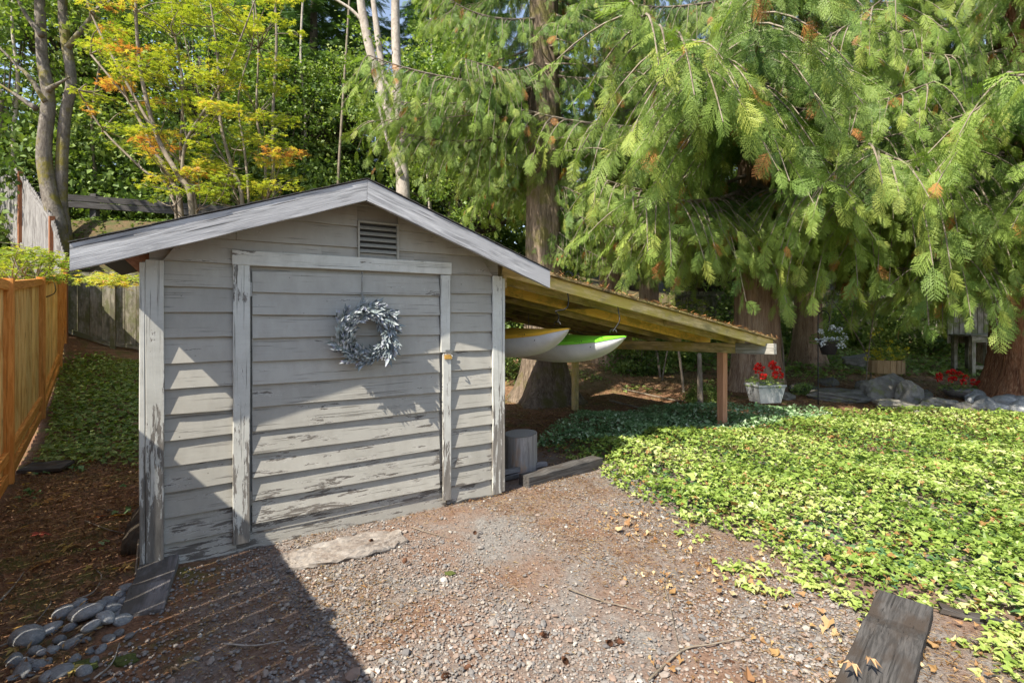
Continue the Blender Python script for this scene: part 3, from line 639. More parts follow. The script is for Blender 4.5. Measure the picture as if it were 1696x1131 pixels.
def cedar(label, x, y, r, h, mat, zlow, n, Lr=(2.6, 4.2), azc=-90, spread=150, flare=.75, lean_=(0, 0), zmax=None, skip=None, extra=(), group=None, kz=None):
    z0 = Hs(x, y)-.15; rd = random.Random(int(x*31+y*7)); root = empty('cedar_tree', (x, y, z0), label=label, cat='tree', group=group)
    pts = [(lean_[0]*t*h, lean_[1]*t*h, t*h) for t in (0, .06, .12, .25, .5, .75, 1)]
    link('trunk', trunk_mesh('trunk', pts, [r*1.15, r*1.05, r, r*.9, r*.7, r*.45, r*.12], mat, flare, .05, 26, 7), root)
    zmax = zmax or h*.97
    for i in range(n):
        f = (i+.5)/n; z = zlow+(zmax-zlow)*f; az = azc+((i*137.5+rd.uniform(-20, 20)) % 360-180)*spread/180
        Lg = rd.uniform(*Lr)*(1-.55*(z/h)); 
        if skip and skip(az, z): continue
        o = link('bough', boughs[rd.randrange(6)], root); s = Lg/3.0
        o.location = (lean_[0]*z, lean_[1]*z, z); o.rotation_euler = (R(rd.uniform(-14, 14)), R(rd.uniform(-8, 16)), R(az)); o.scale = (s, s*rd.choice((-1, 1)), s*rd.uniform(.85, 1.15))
    for (az, z, Lg, pit, v) in extra:
        o = link('bough', boughs[v], root); s = Lg/3.0; o.location = (0, 0, z); o.rotation_euler = (0, R(pit), R(az)); o.scale = (s, s, s)
    for i in range(12):      # bare dead limbs
        z = rd.uniform(zlow*.8, zlow+3); az = R(azc+rd.uniform(-90, 90)); l = rd.uniform(.9, 2.4); p = [(r*.6*math.cos(az), r*.6*math.sin(az), z)]
        for q in (.35, .7, 1): p.append((l*q*math.cos(az+rd.uniform(-.2, .2))+r*.5*math.cos(az), l*q*math.sin(az+rd.uniform(-.2, .2)), z-.25*q*l+rd.uniform(-.1, .1)))
        link('dead_branch', mesh('dead_branch', *tube(curve(p, 4), np.linspace(.022, .005, 13), 5, .2), bk['twig'], True), root)
    return root
cedar('big dark cedar with furrowed trunk and flared root behind the kayaks', .60, 9.7, .37, 15, bk['cedar_d'], 5.2, 38, (2.6, 3.9), -95, 175, 1.0, zmax=11, skip=lambda az, z: z < 8.2 and -125 < az < -78,
      extra=[(-40, 3.6, 1.5, 20, 1), (-30, 4.4, 2.0, 10, 0), (-152, 5.4, 2.8, 4, 5), (-165, 6.0, 3.2, 2, 0), (-140, 6.2, 3.4, 2, 2), (-20, 4.0, 2.0, 12, 5), (-60, 3.4, 1.0, 25, 2)])
cedar('straight cedar with pale fibrous trunk behind the lean-to end and red flower pot', 4.85, 10.2, .39, 16, bk['cedar'], 4.2, 48, (3.2, 4.9), -100, 170, .35, zmax=11,
      extra=[(-135, 4.3, 4.4, 0, 1), (-120, 5.2, 5.2, -2, 3), (-150, 4.5, 4.2, 0, 5), (-105, 4.3, 3.8, 0, 0), (-90, 4.2, 3.2, 0, 2), (-75, 4.4, 3.6, 0, 4), (-128, 6.2, 5.6, -2, 1), (-160, 5.6, 4.8, -2, 2), (-60, 4.2, 3.2, 2, 5), (-112, 6.4, 5.4, -2, 4), (-170, 4.2, 3.4, 0, 3), (-142, 3.6, 2.6, 5, 0)])
cedar('leaning cedar with rough red-brown bark at the right edge', 8.75, 8.6, .50, 15, bk['cedar_r'], 3.9, 46, (3.2, 4.6), -150, 160, .7, (-.03, 0), zmax=10,
      extra=[(-175, 3.8, 3.2, 0, 2), (-160, 4.4, 4.2, 0, 0), (-145, 3.7, 3.0, 2, 4), (-168, 3.0, 3.0, 2, 5), (-152, 3.2, 3.4, 0, 1), (-178, 3.3, 2.6, 4, 3), (-130, 4.5, 4.2, -2, 1), (170, 3.9, 3.2, 2, 3), (-155, 4.6, 5.0, 0, 5), (-170, 4.2, 4.6, 2, 1), (-120, 4.2, 4.0, 2, 3), (-140, 5.2, 4.8, -2, 0)])
cedar('cedar in the gap between the two front cedars, mostly hidden by boughs', 2.6, 13.6, .30, 17, bk['cedar'], 3.6, 32, (2.8, 3.8), -90, 120, .5)
cedar('cedar behind the red-barked one, crown over the garden', 7.6, 13.2, .30, 16, bk['cedar'], 3.9, 32, (2.8, 3.8), -110, 120, .5)
cedar('far right cedar whose boughs hang behind the garden bench', 12.3, 13.0, .32, 16, bk['cedar'], 2.8, 34, (2.8, 4.2), -130, 120, .5)
cedar('second cedar deep in the shade right of the big dark trunk', 4.4, 16.5, .3, 18, bk['cedar'], 4.2, 28, (3, 4.0), -90, 120, .5)

# fir: one crown mesh, shared
def fir_mesh(seed, h=16.0):
    r = np.random.default_rng(seed); tw = []
    TV = []; TT = []; 
    for i in range(11):
        x = i/11
        for s in (-1, 1): k = len(TV); l = .30*(1-x*.7); TV += [(x, 0, 0), (x+.075, 0, 0), (x+.10, s*l, -.04)]; TT.append((k, k+1, k+2))
    TV += [(0, -.02, 0), (0, .02, 0), (1.05, 0, 0)]; k = len(TV); TT.append((k-3, k-2, k-1)); TV = np.array(TV, float); TT = np.array(TT)
    P_, Y_, PI_, RO, S_, A_ = [], [], [], [], [], []; parts = []
    nb = 150
    for i in range(nb):
        f = (i+.5)/nb; z = h*(.10+.9*f); Lb = 2.9*(1-f)**.75*r.uniform(.65, 1.15)+.2; az = i*2.399+r.uniform(-.3, .3)
        n = 5; q = np.linspace(0, 1, n); pts = np.stack([Lb*q*math.cos(az), Lb*q*math.sin(az), z-Lb*(.30*q-.12*q*q)], -1)
        parts.append((*tube(pts, np.linspace(.03, .006, n), 4, 0, False), 0.0)); m = int(Lb*9)+3; br = r.uniform(-.15, .2)
        for j in range(m):
            t = .18+.82*j/m; s = 1 if j % 2 else -1; c = pts[0]+(pts[-1]-pts[0])*t; c = np.array([c[0], c[1], z-Lb*(.30*t-.12*t*t)])
            for rep in range(2):
                P_.append(c+r.normal(0, .03, 3)); Y_.append(az+s*r.uniform(.3, 1.1)); PI_.append(r.uniform(-.75, -.05)); RO.append(r.uniform(-.7, .7)); S_.append(r.uniform(.35, .7)*(1-.3*t)); A_.append(np.clip(.35+br+r.normal(0, .12)+.25*t, 0, 1))
    parts.append(inst(TV, TT, rotm(Y_, np.array(PI_), np.array(RO))*np.array(S_)[:, None, None], np.array(P_), np.array(A_)))
    V, T, A = cat(parts); return mesh('crown', V, T, L['fir'], attr=A)
firs = [fir_mesh(1), fir_mesh(2)]
ft = trunk_mesh('trunk', [(0, 0, 0), (.05, 0, 4), (0, .05, 9), (0, 0, 16)], [.24, .2, .13, .03], bk['dark'], .2, .03, 10, 3)
def fir(x, y, s, label, group, v=0, name='fir_tree'):
    root = empty(name, (x, y, Hs(x, y)-.2), rnd.uniform(0, 6), label=label, cat='tree', group=group); root.scale = (s*1.1, s*1.1, s)
    link('trunk', ft, root); link('crown', firs[v], root); return root

# broadleaf crown
LT5 = np.array([(0, 0, 0), (.45, -.42, .06), (1, 0, -.10), (.45, .42, .06)]); TT5 = np.array([(0, 1, 2), (0, 2, 3)])
def leafcloud(seed, rx, rz, ncl, npl, size, crad=.55, flat=.5, shell=.55, zc=0, pitch=.5):
    r = np.random.default_rng(seed); d = r.normal(0, 1, (ncl, 3)); d /= np.linalg.norm(d, axis=1)[:, None]
    C = d*(shell+(1-shell)*r.random((ncl, 1))**.7)*np.array([rx, rx, rz])+np.array([0, 0, zc]); br = np.clip(r.normal(.42, .27, ncl), .0, .95)
    n = ncl*npl; ci = np.repeat(np.arange(ncl), npl); Pn = C[ci]+r.normal(0, 1, (n, 3))*np.array([crad, crad, crad*flat])*r.uniform(.6, 1.2, (ncl, 1))[ci]
    M_ = rotm(r.uniform(0, 6.28, n), r.normal(-.35, pitch, n), r.normal(0, .6, n))*(size*r.uniform(.45, 1.3, n))[:, None, None]
    return C, inst(LT5, TT5, M_, Pn, np.clip(br[ci]+r.normal(0, .16, n), 0, 1))
def broad_mesh(seed, rx=2.6, rz=3.2, ncl=150, npl=85, size=.13, mat='bigleaf', zc=0, trunk=True, crad=.30):
    r = np.random.default_rng(seed+50); C, lv = leafcloud(seed, rx, rz, ncl, npl, size, zc=zc, crad=crad); parts = [lv]
    me = mesh('crown', lv[0], lv[1], L[mat], attr=lv[2])
    br = []
    for c in C[::2]:
        b = np.array([0, 0, zc-rz*.9]); m = (b+c)/2+np.array([0, 0, -.3])*r.random(); br.append((*tube(curve([b, m, c], 3), np.linspace(.05, .01, 7), 4, 0, False), 0.))
    V, T, A = cat(br); return me, mesh('branches', V, T, bk['dark'], True)
broads = [broad_mesh(3), broad_mesh(4, 2.2, 2.8), broad_mesh(5, 2.4, 2.4, 130, 90)]
bt = trunk_mesh('trunk', [(0, 0, 0), (.1, .05, 2), (0, 0, 5)], [.16, .13, .08], bk['twig'], .3, .03, 10, 4)
def broad(x, y, s, label, group=None, v=0, hz=None, name='broadleaf_tree'):
    z = Hs(x, y); hz = (hz if hz else 6*s); root = empty(name, (x, y, z-.1), rnd.uniform(0, 6), label=label, cat='tree', group=group)
    t = link('trunk', bt, root); t.scale = (s, s, hz/5)
    for q, m in zip(('crown', 'branches'), broads[v]): c = link(q, m, root); c.location = (0, 0, hz); c.scale = (s, s, s)
    return root
def bush_mesh(seed, rx=1.1, rz=.8, ncl=70, npl=80, size=.085, mat='shrub'):
    C, lv = leafcloud(seed, rx, rz, ncl, npl, size, crad=.2, flat=.7, shell=.5, zc=rz*.8); me = mesh('leaves', lv[0], lv[1], L[mat], attr=lv[2])
    br = [(*tube([(0, 0, -.1), tuple(c*.5), tuple(c)], [.018, .012, .004], 4, 0, False), 0.) for c in C[::4]]; V, T, A = cat(br)
    return me, mesh('stems', V, T, bk['twig'], True)
bushes = [bush_mesh(8), bush_mesh(9, 1.2, 1.0), bush_mesh(10, 1.0, .8, 60, 70, .10, 'bigleaf')]
def bush(x, y, s, label, group=None, v=0, z=None, sz=1.0, name='shrub'):
    root = empty(name, (x, y, Hs(x, y)-.05 if z is None else z), rnd.uniform(0, 6), label=label, cat='shrub', group=group); root.scale = (s, s, s*sz)
    for q, m in zip(('leaves', 'stems'), bushes[v]): link(q, m, root)
    return root

# rows of background trees
for i, (px, Y, s, v) in enumerate([(455, 21, 1.05, 0), (520, 19, .95, 1), (575, 23, 1.1, 0), (425, 26, 1.25, 1), (700, 25, 1.05, 1), (745, 21, .9, 0)]):
    p = P(px, 0, Y); fir(p.x, Y, s, ['dark fir just right of the yellow vine maple', 'fir with light outer branches above the roof left of the peak', 'tall fir left of the grey forked trunk', 'tall far fir rising behind the power lines', 'fir seen just right of the grey forked trunk', 'fir half hidden behind the big cedar boughs'][i], 'firs behind the shed', v)
k = 0
for Y in (34,):
    for px in range(-260, 2150, 118):
        if 585 < px < 700: continue
        k += 1; p = P(px+rnd.uniform(-35, 35), 0, Y); fir(p.x, Y+rnd.uniform(-2, 2), rnd.uniform(1.05, 1.45)*(.62 if 540 < px < 740 else 1), 'tall dark fir in the far tree line', 'firs of the far tree line', k % 2)
lab = ['bright green broadleaf tree above the guardrail', 'green maple crown behind the twin alder trunks', 'leafy green tree above the shed roof, left of the peak', 'loose green tree just left of the grey forked trunk', 'light green tree between the forked trunk and the big cedar', 'green broadleaf tree low behind the right roof slope', 'broadleaf tree at the top left corner', 'deep green maple filling the gap behind the roof ridge']
for i, (px, Y, s, v, hz) in enumerate([(330, 18, 1.2, 0, 6.8), (150, 17, 1.2, 1, 7.6), (470, 17.5, .95, 2, 4.6), (560, 18, .7, 1, 5.0), (745, 17, .95, 0, 4.6), (800, 15.5, .75, 2, 3.0), (0, 15.5, 1.1, 0, 6.8), (690, 20, .9, 1, 4.2)]):
    p = P(px, 0, Y); broad(p.x, Y, s, lab[i], 'broadleaf trees behind the shed', v, hz)
lab = ['broadleaf tree deep behind the cedar gap', 'dark broadleaf tree behind the middle cedars', 'green broadleaf tree behind the right cedars', 'broadleaf tree beyond the garden bench']
for i, (px, Y, v) in enumerate([(1000, 21, 1), (1180, 20, 0), (1420, 21, 2), (1620, 19, 1)]):
    p = P(px, 0, Y); broad(p.x, Y, 1.2, lab[i], 'broadleaf trees behind the cedars', v, 4.6)
lab = {0: 'dense grey-green shrub along the road bank'}
for i, (px, Y, s, v) in enumerate([(-60, 14.6, 1.6, 0), (20, 15.2, 1.8, 1), (110, 15.0, 1.9, 0), (190, 15.3, 1.8, 1), (270, 15.5, 1.8, 0), (350, 16.2, 1.7, 1), (430, 16.5, 1.6, 0), (500, 17.2, 1.6, 1), (570, 18, 1.6, 0)]):
    p = P(px, 0, Y); bush(p.x, Y, s, ['dense shrub at the top left corner beyond the hill fence', 'shrub just above the pale hill fence', 'shrub behind the twin alder trunks', 'dense shrub above the guardrail, right of the alder', 'shrub behind the orange vine maple leaves', 'shrub under the yellow maple above the guardrail end', 'dark shrub right of the slender maple stems', 'shrub peeping over the left roof slope', 'small dark shrub left of the roof peak'][i], 'shrubs along the road bank', v, sz=1.25)
for i, (px, Y, s, v, l) in enumerate([(1060, 12.2, .8, 2, 'bright low maple shrub behind the lean-to roof'), (1120, 13.4, 1.0, 2, 'green shrub under the cedars behind the lean-to end'), (1330, 15.5, 1.1, 2, 'pale green shrub behind the hanging white flowers'), (1420, 17, 1.3, 2, 'sunlit green shrub by the far wooden steps'), (1540, 15.5, 1.2, 1, 'dark shrub left of the garden bench'), (1660, 15, 1.4, 0, 'shrub behind the garden bench'), (1240, 17, 1.3, 0, 'shrub hidden behind the straight cedar trunk'), (990, 15.5, 1.2, 0, 'shrub right of the big dark trunk in the shade'), (700, 12.6, .8, 2, 'light green shrub behind the right roof slope, nearest the peak'), (775, 12.2, .85, 2, 'bright green shrub behind the right roof slope'), (835, 11.9, .75, 0, 'shrub close left of the big dark cedar trunk'), (795, 21, 2.2, 0, 'large dark shrub on the hill crest behind the right roof slope'), (845, 23, 2.6, 1, 'tall shrub on the crest just left of the big dark trunk'), (850, 16.5, 1.5, 2, 'green shrub in the gap between roof edge and big dark trunk'), (905, 18.5, 1.6, 0, 'dark shrub far behind the big dark trunk'), (1165, 8.9, .30, 0, 'small dark shrub beside the front lean-to post'), (1330, 9.6, .2, 2, 'little green plant beside the red flower pot')]):
    p = P(px, 0, Y); bush(p.x, Y, s, l, None, v)

# twin mossy alder, grey forked tree: traced stems at their own distance
def stem(name, pix, Y, rad, mat, parent, to_ground=False, n=6, sides=12, jit=.08, dY=0):
    pts = [P(a, b, Y+dY*i/len(pix)) for i, (a, b) in enumerate(pix)]
    if to_ground: g = Hs(pts[0].x, pts[0].y)-.3; pts = [Vector((pts[0].x+.03, pts[0].y, g))]+pts; rad = [rad[0]*1.25]+list(rad)
    c = curve([tuple(p) for p in pts], n); V, T = tube(c, np.interp(np.linspace(0, 1, len(c)), np.linspace(0, 1, len(rad)), rad), sides, jit)
    return link(name, mesh(name, V, T, mat, True), parent)
al = empty('alder_tree', (0, 0, 0), label='alder with two crossing mossy trunks beyond the fence corner', cat='tree')
stem('trunk', [(97, 380), (82, 320), (73, 250), (80, 165), (70, 95), (66, 10), (60, -120), (70, -300)], 11.7, [.17, .16, .15, .13, .11, .1, .08, .05], bk['alder'], al, True)
stem('trunk', [(107, 385), (101, 320), (107, 200), (118, 135), (108, 60), (104, 0), (112, -150), (90, -300)], 11.9, [.14, .125, .115, .105, .1, .09, .07, .05], bk['alder'], al, True)
for px_ in ([(76, 170), (50, 130), (20, 100), (-20, 60)], [(70, 60), (40, 20), (10, -40)], [(78, 150), (95, 140), (115, 128)], [(60, 180), (30, 160), (0, 140)], [(112, 80), (150, 30), (190, -30)]):
    stem('limb', px_, 11.6, [.07, .05, .03, .02], bk['alder'], al, sides=7)
C, lv = leafcloud(31, 3.3, 1.8, 100, 70, .13, crad=.4, zc=9.6, shell=.2); lv = (lv[0]+np.array([-10.2, 12.2, 0]), lv[1], lv[2]); link('crown', mesh('crown', lv[0], lv[1], L['bigleaf'], attr=lv[2]), al)
gt = empty('forked_tree', (0, 0, 0), label='grey-barked tree forking above the shed peak', cat='tree')
stem('trunk', [(668, 330), (665, 260), (664, 215), (661, 170), (656, 80), (655, -20), (660, -200)], 14, [.19, .17, .16, .13, .12, .11, .06], bk['grey'], gt, True)
stem('limb', [(664, 240), (650, 205), (632, 150), (612, 80), (597, 0), (585, -120)], 13.9, [.11, .11, .12, .12, .11, .06], bk['grey'], gt)
stem('limb', [(661, 185), (648, 150), (636, 135), (628, 80), (618, 0), (610, -80)], 14.0, [.08, .09, .08, .09, .07, .04], bk['grey'], gt)
stem('limb', [(664, 290), (645, 240), (625, 170)], 13.8, [.07, .06, .03], bk['grey'], gt)
stem('limb', [(604, 40), (580, 15), (540, -10), (500, -40)], 13.9, [.05, .04, .03, .02], bk['grey'], gt)
stem('limb', [(671, 260), (680, 240), (697, 226)], 13.7, [.03, .03, .02], bk['grey'], gt)
C, lv = leafcloud(32, 1.6, 2.0, 34, 50, .12, crad=.3, zc=0, shell=.4); q = P(640, 130, 15.2); link('crown', mesh('crown', lv[0]+np.array(q), lv[1], L['bigleaf'], attr=lv[2]), gt)

# vine maple: thin stems and flat layers of yellow to orange leaves
def star():
    V = [(0, 0, 0)]; T = []
    for i, a in enumerate((-110, -55, 0, 55, 110)):
        l = (.62, .9, 1.0, .9, .62)[i]; a = R(a); k = len(V)
        V += [(l*.45*math.cos(a-.42), l*.45*math.sin(a-.42), .02), (l*math.cos(a), l*math.sin(a), -.08), (l*.45*math.cos(a+.42), l*.45*math.sin(a+.42), .02)]; T += [(0, k, k+1), (0, k+1, k+2)]
    return np.array(V, float), np.array(T)
STAR = star()
def vine_maple(label, stems, plates, Y, hues, name='vine_maple', size=.078, dens=1.0):
    root = empty(name, (0, 0, 0), label=label, cat='tree'); allp = []
    for s_, r0 in stems:
        stem('stem', s_, Y+rnd.uniform(-.5, .5), [r0, r0*.8, r0*.6, r0*.35], bk['twig'], root, s_[0][1] > 300, 5, 7)
        allp += [P(a, b, Y) for a, b in s_]
    parts = []; tws = []; r = rng
    for (px, py, rad, hue) in plates:
        Yp = Y+r.uniform(-1.1, 1.1); c = np.array(P(px, py, Yp)); n = int((150*rad*rad/.2+6)*dens)
        a = r.random(n)*6.28; q = rad*np.sqrt(r.random(n)); Pn = c+np.stack([q*np.cos(a)*1.25, q*np.sin(a), r.normal(0, .045, n)-.08*q], -1)
        M_ = rotm(r.uniform(0, 6.28, n), r.normal(-.12, .28, n), r.normal(0, .28, n))*(size*r.uniform(.7, 1.3, n))[:, None, None]
        parts.append(inst(*STAR, M_, Pn, np.clip(hue+r.normal(0, .13, n), 0, 1)))
        near = min(allp, key=lambda p: (p-Vector(c)).length+abs(p.z-c[2]+.5)); md = (np.array(near)+c)/2+r.normal(0, .08, 3)
        tws.append((*tube(curve([near, md, c], 4), np.linspace(.014, .004, 9), 4, 0, False), 0.))
        for _ in range(3):
            e = c+np.array([r.uniform(-1, 1)*rad, r.uniform(-1, 1)*rad, r.uniform(-.06, .1)]); tws.append((*tube([c, (c+e)/2+.02, e], [.005, .004, .002], 3, 0, False), 0.))
    V, T, A = cat(parts); link('leaves', mesh('leaves', V, T, L['vine'], attr=A), root)
    V, T, A = cat(tws); link('twigs', mesh('twigs', V, T, bk['twig'], True), root, kind='stuff')
    return root
r = random.Random(3); pl = []
for i in range(96):
    px = r.uniform(120, 390); py = r.uniform(-30, 330); hue = r.gauss(.38, .14) if r.random() > .17 else r.gauss(.78, .1)
    if px < 240 and py > 160+(px-125)*1.4: continue
    pl.append((px, py, r.uniform(.14, .34), hue))
for px, py in ((205, 82), (230, 88), (185, 75), (205, 130), (190, 140), (250, 225), (270, 240), (180, 5)): pl.append((px, py, .26, .93))
vine_maple('vine maple with yellow and orange leaves behind the left roof slope', [
    ([(300, 360), (285, 300), (250, 240), (215, 170), (150, 90)], .05), ([(318, 350), (295, 290), (262, 230), (235, 130), (225, 20), (230, -60)], .05), ([(325, 350), (300, 270), (303, 150), (290, 60), (280, -40)], .035),
    ([(290, 340), (235, 280), (170, 215), (130, 150)], .03), ([(300, 300), (310, 230), (360, 150), (400, 60), (430, -20)], .03), ([(262, 230), (200, 120), (150, 20), (130, -60)], .03)], pl, 9.9, None)
pl = [(r.uniform(320, 500), r.uniform(-20, 335), r.uniform(.14, .34), r.gauss(.34, .12)) for i in range(70)]+[(470, 250, .3, .86), (455, 262, .3, .8), (490, 255, .25, .85), (340, 320, .4, .3), (400, 300, .4, .25)]
vine_maple('young maple with yellow-green leaves on slender upright stems above the left roof', [
    ([(402, 345), (385, 280), (365, 200), (360, 90), (345, -20)], .04), ([(412, 345), (405, 250), (395, 160), (420, 60), (415, -30)], .025), ([(440, 340), (438, 260), (425, 190), (428, 80), (420, -20)], .032), ([(385, 290), (345, 210), (320, 120), (300, 40)], .022)], pl, 10.4, None, 'young_maple')
vine_maple('bright yellow-green maple shrub showing over the orange fence', [([(40, 500), (35, 460), (20, 420)], .02), ([(40, 500), (60, 460), (85, 430)], .015)], [(r.uniform(-10, 90), r.uniform(412, 462), r.uniform(.14, .26), r.gauss(.22, .12)) for i in range(34)], 7.3, None, 'maple_shrub', .06)
pl = [(r.uniform(135, 215), r.uniform(455, 470), .28, r.gauss(.62, .1)) for i in range(7)]
vine_maple('yellow maple sprig drooping over the grey back fence', [([(235, 470), (215, 462), (180, 462), (145, 466)], .012)], pl, 9.4, None, 'maple_sprig')
pl = [(r.uniform(985, 1150), r.uniform(495, 560), r.uniform(.25, .4), r.gauss(.12, .1)) for i in range(22)]
vine_maple('young green maple spreading low behind the lean-to roof', [([(1095, 640), (1085, 570), (1060, 530), (1010, 500)], .03), ([(1095, 640), (1110, 560), (1130, 500)], .02)], pl, 11.5, None, 'maple_sapling')
for i, (s_, Y, r0, l) in enumerate((([(455, 340), (452, 200), (458, 60), (450, -60)], 15, .05, 'thin straight trunk right of the yellow maple leaves'), ([(500, 340), (506, 200), (498, 90), (505, -60)], 17, .05, 'thin dark trunk above the middle of the left roof slope'), ([(560, 310), (566, 200), (575, 60), (582, -60)], 16, .045, 'slender trunk left of the forked grey tree'), ([(712, 340), (706, 220), (716, 100), (708, -60)], 16, .06, 'thin pale trunk right of the forked grey tree'), ([(752, 380), (760, 240), (752, 100), (762, -60)], 18, .06, 'slim trunk halfway between forked tree and big cedar'), ([(22, 240), (30, 140), (20, 40), (26, -60)], 14, .05, 'thin trunk left of the twin alder'), ([(160, 330), (152, 200), (166, 90), (158, -60)], 14.5, .04, 'slender trunk right of the twin alder'))):
    o = stem('slender_tree', s_, Y, [r0, r0*.9, r0*.75, r0*.6], bk['grey'] if i % 2 else bk['twig'], None, True, 5, 7); tag(o, l, 'tree')
# bare saplings and a stake under the trees
for l, s_, Y, r0 in (('thin bare sapling just right of the straight cedar trunk', [(1297, 590), (1292, 545), (1290, 500), (1300, 440)], 10.6, .022), ('thin mossy stake standing in the shade left of the front post', [(1160, 668), (1159, 630), (1158, 585)], 8.6, .05), ('slim dark sapling trunk between the kayaks and the front post', [(1133, 660), (1128, 610), (1118, 540)], 10.2, .03), ('leaning bare twig stem behind the hanging flower pot', [(1440, 600), (1415, 550), (1395, 520), (1380, 500)], 10.8, .014), ('tall bare stem rising through the garden boughs', [(1432, 690), (1437, 600), (1450, 500), (1462, 420)], 9.6, .010)):
    o = stem('sapling', s_, Y, [r0, r0*.9, r0*.7], bk['twig'], None, True, 4, 7); tag(o, l, 'sapling')
# power lines
for i, (a, b) in enumerate((((380, 55), (860, 150)), ((380, 72), (860, 168)), ((380, 90), (860, 190)), ((400, 165), (900, 215)), ((430, 300), (800, 250)), ((430, 312), (800, 262)))):
    p, q = P(*a, 17), P(*b, 24); m = (p+q)/2-Vector((0, 0, .25)); V, T = tube(curve([p, m, q], 8), .014, 5)
    link('power_line', mesh('power_line', V, T, M['metal'], True), label=['topmost thin grey wire above the roof', 'second thin wire from the top above the roof', 'third thin wire above the roof', 'lone grey wire sagging midway between roof and top edge', 'upper of the two low wires beside the forked trunk', 'lowest wire, just above the roof ridge'][i], cat='power line', group='overhead wires behind the shed')

# ------------------------------------------------------------------ things round the shed
def local(v): return shed.matrix_basis @ Vector(v)
S3 = Matrix.Translation(S0) @ Matrix.Rotation(RZ, 4, 'Z')
# wreath on its hanger
wc = Vector((upx(600), -.075, 1.366)); wr = empty('wreath', S3 @ wc, RZ, label='silvery lavender wreath hanging on the closed shed door', cat='wreath')
wm = N('wreath leaf'); a_ = wm.attr(); wcol = wm.ramp(a_, [(0, (.09, .11, .11)), (.4, (.20, .235, .24)), (.75, (.42, .45, .47)), (1, (.26, .25, .36))]); wm = wm.done(wm.bsdf(wcol, .8, None, .2))
th = np.linspace(0, 2*np.pi, 40); V, T = tube(np.stack([.165*np.cos(th), 0*th, .165*np.sin(th)], -1), .014, 7, .3, False)
link('ring', mesh('ring', V, T, bk['twig'], True), wr)
def sprig(seed):
    r = np.random.default_rng(seed); TV = np.array([(0, 0, 0), (.4, -.16, .05), (.4, .16, .05), (1, 0, -.06)], float); TT = np.array([(0, 1, 3), (0, 3, 2)]); parts = []
    V, T = tube([(0, 0, 0), (.5, 0, .03), (1, .03, .0)], [.014, .012, .006], 4); parts.append((V*.115, T, .2)); n = 15
    x = np.linspace(.12, 1, n); M_ = rotm(r.uniform(-.8, .8, n), r.uniform(-.2, .8, n), r.uniform(-1, 1, n))*(.068*r.uniform(.6, 1.15, n))[:, None, None]
    parts.append(inst(TV, TT, M_, np.stack([x*.11, 0*x, .01+0*x], -1), r.random(n)*.85))
    if seed % 2:       # flower spike
        n = 26; x = np.linspace(.55, 1.15, n); a = r.random(n)*6.28; M_ = rotm(r.uniform(-.6, .6, n), r.uniform(-.5, 1.1, n), 0)*(.021*r.uniform(.7, 1.2, n))[:, None, None]
        TVs = TV*np.array([1, 2, 1]); parts.append(inst(TVs, TT, M_, np.stack([x*.12, .007*np.cos(a), .01+.007*np.sin(a)], -1), .7+.3*r.random(n)))
    V, T, A = cat(parts); return mesh('sprig', V, T, wm, attr=A)
sps = [sprig(s) for s in range(4)]
for i in range(105):
    a = i/105*2*math.pi+rnd.uniform(-.06, .06); rr = .165+rnd.uniform(-.03, .03); d = a-math.pi/2+rnd.choice((-.15, -.4, -.65, .25)) 
    o = link('sprig', sps[i % 4], wr); pos = Vector((rr*math.cos(a), rnd.uniform(-.03, .015), rr*math.sin(a)))
    X = Vector((math.cos(d), -rnd.uniform(.05, .45), math.sin(d))).normalized(); Z = Vector((rnd.uniform(-.5, .5), -1, rnd.uniform(-.5, .5))); Y = Z.cross(X).normalized(); Z = X.cross(Y)
    m_ = Matrix((X, Y, Z)).transposed().to_4x4(); m_.translation = pos; s = rnd.uniform(.8, 1.15); o.matrix_local = m_ @ Matrix.Scale(s, 4)
hk = [(0, -.030, 1.80), (0, -.038, 1.79), (0, -.036, 1.66), (.002, -.04, 1.565), (.006, -.058, 1.545), (.012, -.075, 1.56)]
V, T = tube(curve([S3 @ Vector((wc.x-.012+p[0], p[1], p[2])) for p in hk], 5), .0045, 6)
link('wreath_hanger', mesh('wreath_hanger', V, T, M['metal'], True), label='thin metal hanger hooked over the top of the shed door', cat='hanger')

